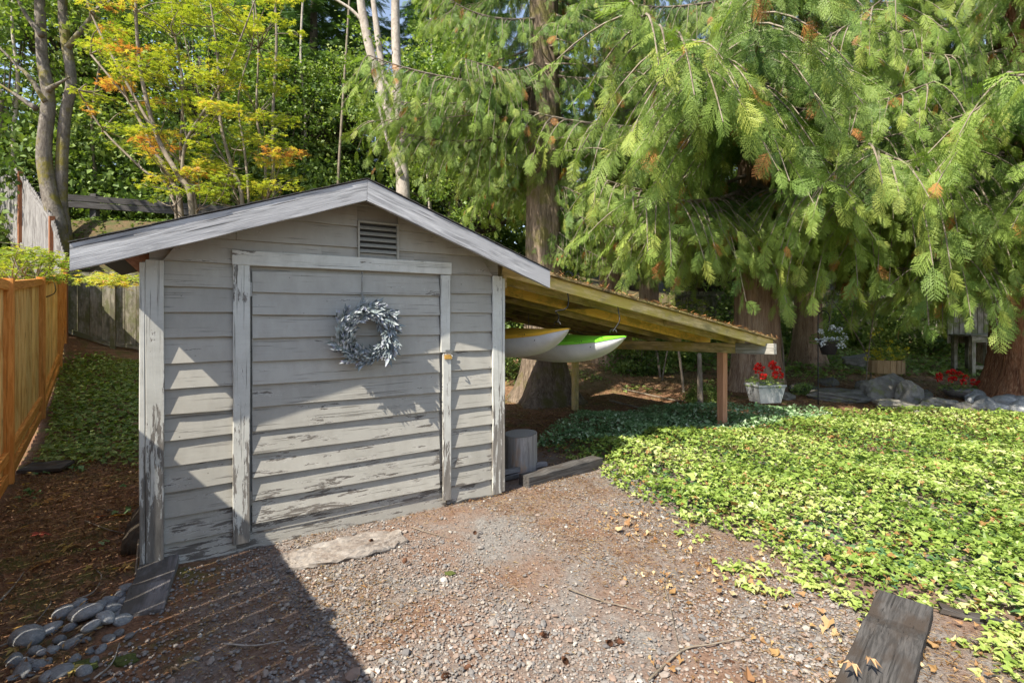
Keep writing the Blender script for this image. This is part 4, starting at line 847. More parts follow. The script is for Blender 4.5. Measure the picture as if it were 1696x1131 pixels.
# kayaks on straps under the lean-to
def kayak(name, label, u, v0, zc, deckc, yaw=0, Lk=2.9, Wd=.60, hull=(.74, .75, .76)):
    root = empty(name, S3 @ Vector((u, v0, zc)), RZ+R(90)+yaw, label=label, cat='kayak')
    n, mseg = 34, 18; V = []; 
    for i in range(n+1):
        t = i/n; x = Lk*t; e = 2*abs(t-.5); w2 = Wd/2*(1-e**2.6)+.006; keel = -.175+.318*e**3.4; sheer = .055+.10*e**2.6
        for j in range(mseg+1):
            ph = math.pi*j/mseg; c, s = math.cos(ph), math.sin(ph)
            y = -w2*math.copysign(abs(c)**.75, c); z = sheer-(sheer-keel)*abs(s)**.8; V.append((x, y, z))
    idx = lambda i, j: i*(mseg+1)+j
    Fh = [(idx(i, j), idx(i+1, j), idx(i+1, j+1), idx(i, j+1)) for i in range(n) for j in range(mseg)]
    mh = plain('hull '+name, hull, .38, .12, .10, 5, 0, .5)
    link('hull', mesh('hull', V, Fh, mh, True), root)
    V = []; md = 12
    for i in range(n+1):
        t = i/n; x = Lk*t; e = 2*abs(t-.5); w2 = Wd/2*(1-e**2.6)+.012; sheer = .055+.10*e**2.6
        for j in range(md+1):
            k = j/md*2-1; c = .085*(1-e**2)*(1-k*k)+.010*(1-abs(k)**6); cock = .0
            if .34 < t < .62 and abs(k) < .62: cock = -.20
            V.append((x, w2*k, sheer+c+cock))
    # band of deck colour that folds over the gunwale
    Fd = [(i*(md+1)+j, (i+1)*(md+1)+j, (i+1)*(md+1)+j+1, i*(md+1)+j+1) for i in range(n) for j in range(md)]
    dm = plain('deck '+name, deckc, .35, .06, .05, 8, 0, .5)
    link('deck', mesh('deck', V, Fd, dm, True), root)
    V = []
    for i in range(n+1):
        t = i/n; x = Lk*t; e = 2*abs(t-.5); w2 = Wd/2*(1-e**2.6)+.006; sheer = .055+.10*e**2.6; h = (.016+.020*math.sin(t*3.1))*min(1, t*9+.15)
        for s in (-1, 1): V += [(x, s*(w2+.010), sheer+.006), (x, s*(w2+.008), sheer-h)]
    Fs = []
    for i in range(n):
        for s in (0, 2): a = i*4+s; Fs.append((a, a+4, a+5, a+1))
    V += [(-.010, 0, .161), (-.004, 0, .150)]; k = len(V)
    Fs += [(k-2, 0, 1, k-1), (k-2, 2, 3, k-1)]
    link('gunwale', mesh('gunwale', V, Fs, dm, True), root)
    V, T = tube(curve([(.12, 0, .19), (.14, 0, .215), (.20, 0, .215), (.22, 0, .185)], 4), .006, 6); link('grab_handle', mesh('grab_handle', V, T, M['black'], True), root)
    V, T = tube(curve([(.30, -.12, .17), (.7, -.2, .17), (1.0, -.1, .18), (.7, .1, .20), (.45, .16, .17)], 5), .0035, 5); link('deck_line', mesh('deck_line', V, T, M['black'], True), root)
    for s in (-1, 1):
        V, T = lathe([(0, .004), (.009, .003), (.009, 0)], 10); o = link('scupper_plug', mesh('scupper_plug', V, T, M['black']), root); t = .115; e = 2*abs(t-.5); o.location = (Lk*t, s*(Wd/2*(1-e**2.6)-.004), .045); o.rotation_euler = (R(s*-75), 0, 0)
        # small dark maker's mark at the bow
        V, T = [], []
        x0 = .42
        for (a, b, c_, d_) in ((0, 0, .012, .016), (.018, .004, .030, .012), (.034, 0, .038, .016), (.043, .004, .060, .008), (.064, .0, .070, .016), (.075, .003, .105, .007), (.020, -.012, .105, -.008)):
            t = (x0+a)/Lk; e = 2*abs(t-.5); w2 = Wd/2*(1-e**2.6)+.020; k = len(V); sh = .055+.10*e**2.6-.008
            V += [(x0+a, s*w2, sh+b), (x0+c_, s*w2, sh+b), (x0+c_, s*w2, sh+d_), (x0+a, s*w2, sh+d_)]; T.append((k, k+1, k+2, k+3))
        link('maker_mark', mesh('maker_mark', V, T, M['black']), root)
    return root
kayak('yellow_kayak', 'white-hulled kayak with yellow deck hanging nearest the shed wall', upx(940, -.04), -.06, 1.215, (.86, .50, .05))
kayak('green_kayak', 'white-hulled kayak with bright green deck hanging right of the yellow one', upx(1036, -.15), -.15, 1.135, (.22, .68, .04), yaw=-.03, Lk=3.0)
def strap(label, pts):
    V, T = tube(curve([S3 @ Vector(p) for p in pts], 6), .006, 6, 0); link('strap', mesh('strap', V, T, M['black'], True), label=label, cat='strap', group='straps hanging the kayaks from the rafters')
uy, ug = upx(940, -.04), upx(1036, -.15)
strap('black strap holding the bow of the yellow-decked kayak', [(uy, .10, 1.42), (uy+.0, .09, 1.49), (uy-.05, .07, 1.53), (uy+.06, .05, 1.56), (uy+.07, .035, 1.66), (uy+.01, .03, LT(uy)-.05)])
strap('black strap holding the bow of the green-decked kayak', [(ug-.02, .0, 1.335), (ug+.05, .0, 1.41), (ug+.09, .02, 1.46), (ug+.08, .03, 1.55), (ug+.05, .03, LT(ug)-.04)])
for u_, zc in ((uy, 1.215), (ug, 1.135)):
    zb_ = zc-.155; strap('black strap looped round the far half of the %s-decked kayak' % ('yellow' if u_ == uy else 'green'), [(u_-.36, 2.0, LT(u_)-.1), (u_-.34, 2.0, zc+.1), (u_-.2, 2.0, zb_-.0), (u_, 2.0, zb_-.02), (u_+.2, 2.0, zb_), (u_+.34, 2.0, zc+.1), (u_+.36, 2.0, LT(u_)-.12)])

# rocks
def rockmat(name, c1, c2, moss=None, sc=3):
    m = N(name); co = m.coords(); g = m.noise(co, sc, 7, .7, .4); f = m.noise(m.coords(), 40, 4, .7)
    va = m.math('ADD', .7, m.math('MULTIPLY', m.rand(), .6)); col = m.mix(m.ramp(g, [(.35, 0), (.65, 1)]), c1, c2); col = m.mix(m.ramp(f, [(.5, 0), (.8, .6)]), col, tuple(x*1.5 for x in c2)); col = m.mix(1, col, va, 'MULTIPLY')
    if moss: col = m.mix(m.ramp(m.noise(m.coords(), 2.5, 5, .7), [(.52, 0), (.62, .8)]), col, moss)
    return m.done(m.bsdf(col, .85, m.bump(m.math('ADD', g, m.math('MULTIPLY', f, .25)), .7, .02), .25))
M['river'] = rockmat('river stone', (.17, .175, .185), (.34, .34, .335)); M['rock'] = rockmat('garden rock', (.12, .11, .10), (.24, .225, .20), (.14, .15, .06)); M['slab'] = rockmat('concrete slab', (.13, .10, .08), (.27, .245, .22), None, 7)
_rk = {}
def rock_mesh(kind, seed):
    if (kind, seed) in _rk: return _rk[kind, seed]
    V, T = ico(3 if kind != 'river' else 2); r = np.random.default_rng(seed); k = 1+noise_pts(V, .15 if kind == 'river' else .22, 1.3 if kind == 'river' else 1.9, seed)
    V = V*k[:, None]
    if kind == 'rock':
        for _ in range(7):
            d = r.normal(0, 1, 3); d /= np.linalg.norm(d); h = V @ d; lim = r.uniform(.62, .85); V = V-np.clip(h-lim, 0, 9)[:, None]*d
    _rk[kind, seed] = mesh('rock', V+np.stack([noise_pts(V, .02, 9, seed)]*3, -1), T, M[kind], kind == 'river'); return _rk[kind, seed]
def rock(name, loc, s, kind='river', seed=0, rz=0, tilt=(0, 0), **k):
    o = link(name, rock_mesh(kind, seed % 5), **k); o.location = loc; o.scale = s; o.rotation_euler = (tilt[0], tilt[1], rz); return o
# river stones in the lower left corner
pos = [(35, 1118, 30), (60, 1105, 26), (90, 1122, 34), (55, 1082, 20), (20, 1098, 24), (85, 1080, 24), (112, 1070, 28), (118, 1098, 24), (135, 1117, 24), (45, 1062, 40), (78, 1048, 30), (112, 1042, 22), (145, 1052, 30), (95, 1063, 18), (150, 1080, 18), (100, 1022, 36), (140, 1028, 40), (130, 1005, 30), (160, 1010, 26), (185, 1012, 30), (170, 1036, 30), (200, 1030, 28), (183, 998, 20), (205, 1000, 20), (158, 1040, 18), (195, 1052, 20), (178, 1060, 18), (150, 1100, 20), (75, 1128, 24), (165, 1078, 18), (128, 1058, 17), (20, 1125, 20), (205, 978, 26), (196, 990, 20)]
for i, (px, py, d) in enumerate(pos):
    p = G(px, py); s = d/F*p.y*.46*rnd.uniform(.85, 1.15); rock('river_stone', (p.x, p.y+.01, s*.16+(.03 if i in (16, 20, 12) else 0)), (s*rnd.uniform(1, 1.3), s*.92, s*rnd.uniform(.6, .85)), 'river', i, rnd.uniform(0, 6), (rnd.uniform(-.35, .35), rnd.uniform(-.35, .35)), label='smooth grey river stone in the pile at the lower left, by the end block', cat='stone', group='river stones at the lower left')
for i in range(34):
    px = rnd.uniform(10, 215); py = 1128-(px-10)*.66+rnd.uniform(-26, 18); p = G(px, py); s = rnd.uniform(8, 15)/F*p.y*.5; rock('river_stone', (p.x, p.y, s*.1), (s*1.2, s, s*.7), 'river', i+1, rnd.uniform(0, 6), label='small pebble-sized stone filling gaps in the lower left pile', cat='stone', group='small stones in the lower left pile')
# stones along the garden edge at right
i = 0
for px in list(range(1600, 1700, 17))+list(range(1608, 1760, 21))+list(range(1622, 1780, 24)):
    py = 655+(i % 3)*13+rnd.uniform(-3, 3); p = G(px, py, .08); s = rnd.uniform(22, 32)/F*p.y*.5; i += 1
    rock('river_stone', (p.x, p.y, .08+s*.3), (s*1.25, s, s*.72), 'river', i, rnd.uniform(0, 6), label='rounded grey stone heaped at the garden edge below the leaning cedar', cat='stone', group='round stones by the leaning cedar')
for l, px, py, w_, h_, sd in (('large flat grey rock left of the boulder in the garden', 1388, 655, 84, 26, 1), ('big angular boulder in the middle of the garden rocks', 1477, 655, 76, 56, 2), ('leaning pale slab against the right side of the big boulder', 1508, 662, 44, 52, 3), ('flat mossy rock behind, left of the wooden flower tub', 1420, 615, 52, 30, 4), ('low grey rock right of the flat rock', 1478, 672, 60, 22, 0), ('flat grey rock below the low red flower bowl', 1560, 672, 58, 26, 1), ('squat dark rock right of the flat one below the bowl', 1600, 678, 44, 26, 2), ('small reddish rock between flat rock and boulder', 1432, 640, 28, 22, 3), ('small pale stone right of the leaning slab', 1528, 655, 28, 18, 4), ('dark rock just right of the red flower pot', 1325, 644, 40, 20, 0), ('mid grey rock behind the boulder', 1530, 676, 30, 18, 2), ('low dark rock left of the shepherd hook', 1300, 655, 34, 16, 3), ('grey stone right of the shepherd hook base', 1370, 634, 30, 16, 4), ('brown rock on the bare slope behind the big trunk', 1040, 618, 26, 14, 1)):
    p = G(px, py+2, .05); w2 = w_/F*p.y*.55; hh = h_/F*p.y*.62; rock('garden_rock', (p.x, p.y, Hs(p.x, p.y)+hh*.42), (w2, w2*.75, hh), 'rock', sd, rnd.uniform(-.3, .3), (0, rnd.uniform(-.15, .15)), label=l, cat='rock', group='rocks edging the garden')
# rough slab in front of the door
V, T = ico(4); k = 1+noise_pts(V, .10, 2.4, 3)+noise_pts(V, .03, 7, 5); V = V*k[:, None]; V[:, 2] = np.clip(V[:, 2], -.6, .42)+noise_pts(V, .10, 5, 2)+noise_pts(V, .10, 13, 4)+noise_pts(V, .08, 23, 6)
o = link('stone_slab', mesh('stone_slab', V*np.array([.40, .17, .058]), T, M['slab'], False), label='rough broken concrete slab half buried before the shed door', cat='slab'); o.location = (-1.08, 3.24, .004); o.rotation_euler = (0, R(-1), R(27))
o = rock('slab_fragment', (-.78, 3.36, .0), (.13, .09, .05), 'rock', 2, .3, label='small round broken stone at the right end of the concrete slab', cat='stone')
o.data = o.data.copy(); o.data.materials.clear(); o.data.materials.append(M['slab'])

# log stump, timbers
def stump():
    p = G(862, 783); root = empty('log_stump', (p.x, p.y, 0), label='upright cut log stump beside the right corner of the shed', cat='stump')
    V = []; n, s = 8, 30; rr = .155; H_ = .375; prof_r = [1.0, 1.0, .99, .985, .98, .975, .97, .975]
    for i in range(n):
        for j in range(s):
            a = 2*math.pi*j/s; r_ = rr*prof_r[i]*(1+.035*math.sin(3*a+1)+.02*math.sin(7*a+i*.2)+.012*math.sin(13*a)); V.append((r_*math.cos(a), r_*math.sin(a), -.04+(H_+.04)*i/(n-1)+(.01*math.sin(a+1) if i == n-1 else 0)))
    Fs = [(i*s+j, i*s+(j+1) % s, (i+1)*s+(j+1) % s, (i+1)*s+j) for i in range(n-1) for j in range(s)]
    m = N('stump side'); g = m.noise(m.coords((9, 9, 1.1)), 2, 6, .7, .5); b = m.noise(m.coords((2.5, 2.5, .9)), 1.3, 4, .6)
    col = m.mix(m.ramp(g, [(.35, 0), (.65, 1)]), (.17, .15, .14), (.36, .33, .31)); col = m.mix(m.ramp(b, [(.5, 0), (.6, 1)]), col, (.36, .22, .13)); sm = m.done(m.bsdf(col, .9, m.bump(g, .9, .02), .15))
    link('bark', mesh('bark', V, Fs, sm, True), root)
    m = N('stump top'); c = m.n('TexCoord').outputs['Object']; w_ = m.n('TexWave', wave_type='RINGS', rings_direction='Z'); m.l(c, w_.inputs[0]); w_.inputs['Scale'].default_value = 22; w_.inputs['Distortion'].default_value = 2; w_.inputs['Detail'].default_value = 3
    col = m.mix(w_.outputs['Fac'], (.24, .22, .20), (.34, .31, .28)); tm = m.done(m.bsdf(col, .9, m.bump(w_.outputs['Fac'], .3, .004)))
    top = [V[(n-1)*s+j] for j in range(s)]; top2 = [(x*.995, y*.995, z+.003) for x, y, z in top]; link('cut_face', mesh('cut_face', top2, [tuple(range(s))], tm), root)
stump()
def timber(name, label, cat_, p0, p1, W, T, mat, seg=10, wob=.006, **k):
    return plank(name, p0, p1, T, W, mat, None, wdir=(0, 0, 1), seg=seg, wob=wob, label=label, cat=cat_, **k)
a, b = G(868, 806), G(990, 772); timber('timber', 'old split timber edging the gravel beside the log stump', 'timber', (a.x, a.y, .035), (b.x, b.y, .04), .13, .115, M['timber'])
a, b = G(828, 800), G(905, 780); 
for dz, l in ((.02, 'lower thin grey board on edge below the stump'), (.075, 'upper thin bent grey board on edge below the stump')):
    timber('edging_board', l, 'board', (a.x, a.y+.02, dz+.01), (b.x, b.y, dz), .035, .045, M['block'], wob=.004)
a, b = Vector((1.99, 2.60, -.005)), Vector((.75, 1.33, -.005)); timber('railway_tie', 'heavy weathered railway tie lying across the lower right gravel', 'timber', a, b, .225, .13, M['timber'], 14, .008)
a, b = P(1556, 1012, 2.58), P(1668, 1040, 2.46); timber('old_board', 'thin rotten grey board lying right of the railway tie', 'board', (a.x, a.y, .02), (b.x+.25, b.y-.14, .02), .06, .03, M['timber'], 8, .006)
a, b = Vector((-2.09, 3.05, -.02)), Vector((-1.85, 2.56, -.06)); timber('end_block', 'squared grey block lying on the ground at the left shed corner', 'block', a, b, .19, .16, M['block'], 7, .013)
a, b = G(735, 838), G(830, 818); timber('wood_strip', 'short brown strip of wood lying at the foot of the right wall', 'strip', (a.x, a.y, .008), (b.x, b.y, .008), .05, .02, M['timber'])
# rotten log and debris by the left wall
pl_ = [(-2.55, 3.70, .06), (-2.48, 3.55, .11), (-2.42, 3.38, .09), (-2.36, 3.2, .02)]
V, T = tube(curve(pl_, 5), np.interp(np.linspace(0, 1, 16), [0, .5, 1], [.08, .11, .07]), 12, .3); link('rotten_log', mesh('rotten_log', V, T, bk['dark'], True), label='dark rotten log lying against the left side of the shed', cat='log')
a = G(62, 786); o = plank('flat_board', (a.x-.16, a.y+.05, .05), (a.x+.18, a.y+.12, .055), .22, .03, M['timber'], None, wdir=(0, 1, .1), seg=4, wob=.01, label='flat dark board lying by the foot of the orange fence', cat='board')  # dark wooden board lying flat on the litter

# flower pots
def flower_heads(parent, centers, r_, name, mat, n=26):
    for i, c in enumerate(centers):
        rr = np.random.default_rng(i+int(r_*1e4)); d = rr.normal(0, 1, (n, 3)); d /= np.linalg.norm(d, axis=1)[:, None]
        TV = np.array([(0, 0, 0), (.7, -.55, .1), (1, 0, -.05), (.7, .55, .1)], float); M_ = rotm(np.arctan2(d[:, 1], d[:, 0])+rr.normal(0, .5, n), np.arcsin(d[:, 2])+rr.normal(.4, .5, n), rr.normal(0, 1, n))*(r_*.8)
        V, T, A = inst(TV, np.array([(0, 1, 2), (0, 2, 3)]), M_, d*r_*.5); link(name, mesh(name, V, T, mat, attr=A), parent, None, Matrix.Translation(c))
def foliage(parent, R_, h, n, size, mat, seed, z0, name='leaves', el=1.0):
    r = np.random.default_rng(seed); a = r.random(n)*6.28; q = R_*np.sqrt(r.random(n)); z = z0+h*r.random(n)*(1-.5*(q/R_)**2)
    M_ = rotm(a+r.normal(0, .6, n), r.normal(.25, .5, n), r.normal(0, .4, n))*(size*r.uniform(.6, 1.2, n))[:, None, None]
    V, T, A = inst(*(STAR if el == 1 else (LT5, TT5)), M_, np.stack([q*np.cos(a)*1.15, q*np.sin(a), z], -1)); link(name, mesh(name, V, T, mat, attr=A), parent)
red = leafmat('red petal', [(0, (.50, .012, .012)), (1, (.78, .03, .02))], .25, .5, .3, (1, .4, .3)); wht = leafmat('pale blue petal', [(0, (.70, .74, .86)), (1, (.86, .88, .92))], .25, .5, .3, (1, 1, 1)); yel = leafmat('yellow petal', [(0, (.62, .52, .04)), (1, (.80, .74, .10))], .3, .5, .3, (1, 1, .4))
p = P(1267, 663, 8.0); z0 = p.z-.02; root = empty('flower_pot', (p.x, p.y, z0), R(10), label='grey tapered pot with red geraniums beside the straight cedar', cat='flower pot')
def boxpot(w1, w2, d1, d2, h, mat, root, name='pot'):
    V = []
    for (w_, d_, z) in ((w2, d2, 0), (w1, d1, h-.03), (w1+.02, d1+.02, h-.028), (w1+.02, d1+.02, h), (w1-.01, d1-.01, h), (w1-.03, d1-.03, h-.05)): V += [(-w_/2, -d_/2, z), (w_/2, -d_/2, z), (w_/2, d_/2, z), (-w_/2, d_/2, z)]
    Fs = [(3, 2, 1, 0)]
    for i in range(5):
        for j in range(4): a, b = i*4+j, i*4+(j+1) % 4; Fs.append((a, b, b+4, a+4))
    Fs.append((20, 21, 22, 23)); return link(name, mesh(name, V, Fs, mat), root)
boxpot(.46, .35, .34, .27, .28, plain('grey glazed pot', (.34, .35, .36), .35, .12, .1, 8), root)
foliage(root, .26, .20, 260, .035, L['shrub'], 4, .24)
flower_heads(root, [(-.17, -.05, .50), (-.11, 0, .56), (-.05, .02, .53), (-.10, -.10, .41), (.12, 0, .55), (.17, -.05, .50), (.20, -.08, .42), (.11, -.10, .43), (.15, .02, .58)], .050, 'geranium_head', red)
st = [tube([(0, 0, .25), (c[0]*.6, c[1], .38), c], .004, 4, 0, False) for c in ((-.17, -.05, .50), (-.11, 0, .56), (.12, 0, .55), (.17, -.05, .5), (.2, -.08, .42), (-.1, -.1, .4))]; V, T, A = cat([(*s, 0.) for s in st]); link('stems', mesh('stems', V, T, L['shrub'], attr=A), root)
# shepherd hook and hanging basket
p = P(1355, 655, 8.6); hk_ = [(0, 0, 0), (0, 0, .8), (0, 0, 1.62), (.02, 0, 1.72), (.09, 0, 1.77), (.17, 0, 1.72), (.19, 0, 1.60), (.16, 0, 1.55)]
zt = P(1355, 515, 8.6).z; zb0 = Hs(p.x, p.y)-.05; k_ = (zt-zb0)/1.77
V, T = tube(curve([(p.x+a*1.0, p.y+b, zb0+c*k_) for a, b, c in hk_], 5), .009, 6); link('shepherd_hook', mesh('shepherd_hook', V, T, M['black'], True), label='black iron shepherd hook holding the hanging flower basket', cat='garden hook')
pb = P(1372, 587, 8.6); root = empty('hanging_basket', pb, label='black hanging pot of white and pale blue flowers', cat='flower pot')
V, T = lathe([(0, 0), (.10, 0), (.16, .22), (.165, .225), (.165, .24), (.15, .24), (.14, .2), (0, .2)], 20); link('pot', mesh('pot', V, T, plain('black plastic pot', (.03, .03, .035), .5, .1, .1), True), root)
V, T, A = cat([(*tube([(.15*math.cos(a), .15*math.sin(a), .24), (0.0, 0, zt-pb.z-.22)], .003, 4, 0, False), 0.) for a in (.5, 2.6, 4.7)]); link('hanger_wire', mesh('hanger_wire', V, T, M['black']), root)
foliage(root, .24, .24, 260, .04, L['shrub'], 5, .18)
rr = random.Random(4); flower_heads(root, [(rr.uniform(-.22, .22), rr.uniform(-.18, .1), rr.uniform(.14, .46)) for _ in range(38)], .036, 'blossom', wht, 14)
# wooden tub with yellow flowers
p = P(1468, 617, 10.2); root = empty('wooden_tub', (p.x, p.y, p.z), label='low wooden tub of yellow flowers behind the boulder', cat='flower pot')
tubm = wood('tub stave', (.34, .22, .11), (.46, .32, .18), bump=.4, knots=False)
for i in range(18):
    a = i/18*2*math.pi; d = Vector((-math.sin(a), math.cos(a), 0)); c = Vector((.30*math.cos(a), .26*math.sin(a), 0)); plank('stave', c, c+Vector((0, 0, .26)), .098, .02, tubm, root, wdir=d)
V, T = lathe([(0, .20), (.27, .20)], 16); link('soil', mesh('soil', V, T, M['shingle']), root)
foliage(root, .30, .42, 380, .05, L['bigleaf'], 6, .22); flower_heads(root, [(rr.uniform(-.36, .36), rr.uniform(-.2, .1), rr.uniform(.26, .48)) for _ in range(20)], .055, 'yellow_bloom', yel, 16)
for px_, h in ((-.3, .75), (-.15, .85), (.05, .6)):
    flower_heads(root, [(px_, 0, h)], .06, 'yellow_bloom', yel, 16); V, T = tube([(px_*.5, 0, .2), (px_, 0, h)], .004, 4); link('stem', mesh('stem', V, T, bk['twig']), root)
# low bowl of red flowers
p = P(1585, 656, 9.0); root = empty('flower_bowl', (p.x, p.y, p.z), label='low stone bowl with red geraniums at the right of the garden', cat='flower pot')
V, T = lathe([(0, 0), (.14, 0), (.22, .09), (.235, .13), (.215, .13), (.19, .10), (0, .10)], 22); link('bowl', mesh('bowl', V, T, M['slab'], True), root)
foliage(root, .26, .16, 260, .035, L['shrub'], 7, .10); flower_heads(root, [(-.32, 0, .30), (-.26, .05, .36), (-.18, -.1, .30), (-.05, 0, .30), (.05, 0, .38), (-.15, 0, .40), (.02, -.1, .26), (.12, -.05, .33), (.22, -.08, .26), (.3, -.1, .24), (-.02, .05, .42)], .048, 'geranium_head', red)
# garden bench table and far steps
p = P(1625, 600, 12.0); root = empty('garden_bench', (p.x, p.y, Hs(p.x, p.y)), R(4), label='grey wooden potting bench in the shade left of the leaning cedar', cat='bench')
hz = P(1625, 555, 12).z-root.location.z
for dy in (-.22, -.07, .08, .23): plank('top_board', (-.55, dy, hz), (.9, dy, hz), .145, .035, M['fence_g'], root, wdir=(0, 1, 0))
plank('apron', (-.53, -.28, hz-.09), (.88, -.28, hz-.09), .12, .03, M['fence_g'], root)
for x in (-.45, -.1, .8):
    for y in (-.22, .22): plank('leg', (x, y, -.1), (x, y, hz-.02), .09, .09, M['fence_g'], root, wdir=(1, 0, 0))
plank('brace', (-.5, -.22, .18), (.85, -.22, .18), .09, .04, M['fence_g'], root)
for i in range(9): plank('back_board', (-.5+i*.155, .28, hz-.2), (-.5+i*.155, .28, hz+.75), .14, .02, M['fence_g'], root, wdir=(1, 0, 0))
p = P(1465, 488, 17); root = empty('garden_steps', (p.x, p.y, Hs(p.x, p.y)), label='distant pale wooden steps seen through the cedar boughs', cat='steps')
for i in range(4):
    z = p.z-root.location.z-.05-.2*(3-i); plank('tread', (-.8, i*.28-.5, z), (.8, i*.28-.5, z), .27, .04, M['fence_b'], root, wdir=(0, 1, 0)); plank('riser', (-.8, i*.28-.62, z-.1), (.8, i*.28-.62, z-.1), .16, .03, M['fence_g'], root)
for s in (-1, 1): plank('stringer', (s*.84, -.9, p.z-root.location.z-.95), (s*.84, .5, p.z-root.location.z-.1), .22, .05, M['fence_g'], root, wdir=(0, 0, 1)); plank('post', (s*.84, -.66, -.1), (s*.84, -.66, p.z-root.location.z+.75), .09, .09, M['fence_g'], root, wdir=(1, 0, 0))
# grey board fence deep behind the garden
bf = empty('garden_fence', (0, 0, 0), label='dark weathered board fence behind the cedars and garden', cat='fence'); bp = [tuple(P(a, 500, Y).xy) for a, Y in ((1120, 18.5), (1290, 18.2), (1460, 18.5), (1640, 18), (1840, 17.5))]
fence_panel(bf, bp, lambda i, t: Hs(*bp[i])+1.75, lambda i, t: Hs(*bp[i])-.05, 1, (M['fence_g'], M['fence_g']), .19, .01, .02, [(-.15, .09, .04, M['fence_g'])], .1, cap=False, jag=.01)

# ------------------------------------------------------------------ ground cover, gravel, litter
def inpoly(x, y, poly):
    c = np.zeros(len(x), bool); n = len(poly)
    for i in range(n):
        (x1, y1), (x2, y2) = poly[i], poly[(i+1) % n]; hit = ((y1 > y) != (y2 > y)) & (x < (x2-x1)*(y-y1)/(y2-y1+1e-12)+x1); c ^= hit
    return c
def sample(poly, dens, fall=None, r=rng):
    xs_, ys_ = [q[0] for q in poly], [q[1] for q in poly]; a = (max(xs_)-min(xs_))*(max(ys_)-min(ys_)); n = int(a*dens)
    x = r.uniform(min(xs_), max(xs_), n); y = r.uniform(min(ys_), max(ys_), n); m = inpoly(x, y, poly)
    if fall is not None: m &= r.random(n) < fall(x, y)
    return x[m], y[m]
g2 = lambda *pp: [tuple(G(a, b).xy) for a, b in pp]
wob = lambda x, y, s=1.0: np.sin(x*3.1*s+y*1.7*s)+np.sin(x*1.3*s-y*4.1*s+1)+.6*np.sin(x*7.3*s+y*5.1*s)
ivypoly = g2((880, 738), (985, 768), (1012, 800), (1105, 852), (1180, 880), (1290, 925), (1390, 978), (1450, 996), (1560, 1000), (1625, 1030), (1700, 1080), (1760, 1131), (2000, 1131), (1900, 760), (1710, 702), (1560, 694), (1440, 690), (1310, 684), (1235, 690), (1120, 672), (1010, 678), (930, 708))
ivyH = lambda x, y: .10+.075*(wob(x, y, .9)*.4)+.05*sstep(3, 5, y)
def edge_fall(x, y):
    # thinner along the gravel side
    e = np.ones_like(x); P_ = np.array(ivypoly[:14]); best = np.full(len(x), 9.)
    for i in range(len(P_)-1):
        a, b = P_[i], P_[i+1]; d = b-a; t = np.clip(((x-a[0])*d[0]+(y-a[1])*d[1])/(d@d), 0, 1); best = np.minimum(best, np.hypot(x-a[0]-t*d[0], y-a[1]-t*d[1]))
    return best
ivyT = []
def ivyleaf():
    V = [(0, 0, 0), (-.12, .34, .05), (.22, .52, -.02), (.40, .26, .05), (1, 0, -.12), (.40, -.26, .05), (.22, -.52, -.02), (-.12, -.34, .05)]
    T = [(0, 2, 1), (0, 3, 2), (0, 4, 3), (0, 5, 4), (0, 6, 5), (0, 7, 6)]; return np.array(V, float), np.array(T)
IV = ivyleaf()
L['ivy'] = leafmat('ivy leaf', [(0, (.06, .11, .02)), (.25, (.15, .23, .035)), (.6, (.29, .38, .075)), (.85, (.45, .50, .16)), (.93, (.56, .56, .28)), (1, (.34, .19, .07))], .25, .42, .4, (1, 1.1, .4))
L['ivyd'] = leafmat('dark ivy leaf', [(0, (.07, .15, .06)), (.5, (.14, .26, .09)), (.8, (.24, .38, .15)), (1, (.52, .60, .42))], .25, .42, .4, (1, 1.1, .5))
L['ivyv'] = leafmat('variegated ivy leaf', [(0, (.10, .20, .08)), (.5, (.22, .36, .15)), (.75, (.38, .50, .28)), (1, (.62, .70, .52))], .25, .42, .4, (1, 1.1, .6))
x, y = sample(ivypoly, 2800, lambda x, y: np.clip(.25+edge_fall(x, y)*3.0, 0, 1)*np.where(y > 5, .62, 1)); d = edge_fall(x, y); hole = wob(x*1.3, y*1.1) > 1.75; keep = ~(hole & (rng.random(len(x)) < .7)); x, y, d = x[keep], y[keep], d[keep]
n = len(x); z = H(x, y)+.012+np.clip(ivyH(x, y), .03, 9)*np.clip(d*3.5, .12, 1)*(.55+.45*rng.random(n)**.5)
yaw = rng.uniform(0, 6.28, n); Mx = rotm(yaw, rng.normal(-.12, .42, n), rng.normal(0, .42, n))*(.029*np.exp(rng.normal(0, .34, n)))[:, None, None]
A = np.clip(.5+.13*wob(x*1.2, y)*.8+rng.normal(0, .2, n), 0, .92); A = np.where(rng.random(n) < .025+.10*(d < .22)+.12*(wob(x*1.7+2, y*1.5) > 1.5), 1., A)
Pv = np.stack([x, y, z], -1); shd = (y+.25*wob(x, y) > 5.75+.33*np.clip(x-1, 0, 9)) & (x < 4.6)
V, T, A2 = inst(*IV, Mx[~shd], Pv[~shd], A[~shd]); link('ivy', mesh('ivy', V, T, L['ivy'], attr=A2), kind='stuff', label='bright green ivy bed covering the ground right of the gravel', cat='ivy')
V, T, A2 = inst(*IV, Mx[shd], Pv[shd], np.clip(rng.normal(.45, .3, shd.sum()), 0, 1)); link('variegated_ivy', mesh('variegated_ivy', V, T, L['ivyv'], attr=A2), kind='stuff', label='darker blue-green ivy with pale edges in the shade by the lean-to', cat='ivy')
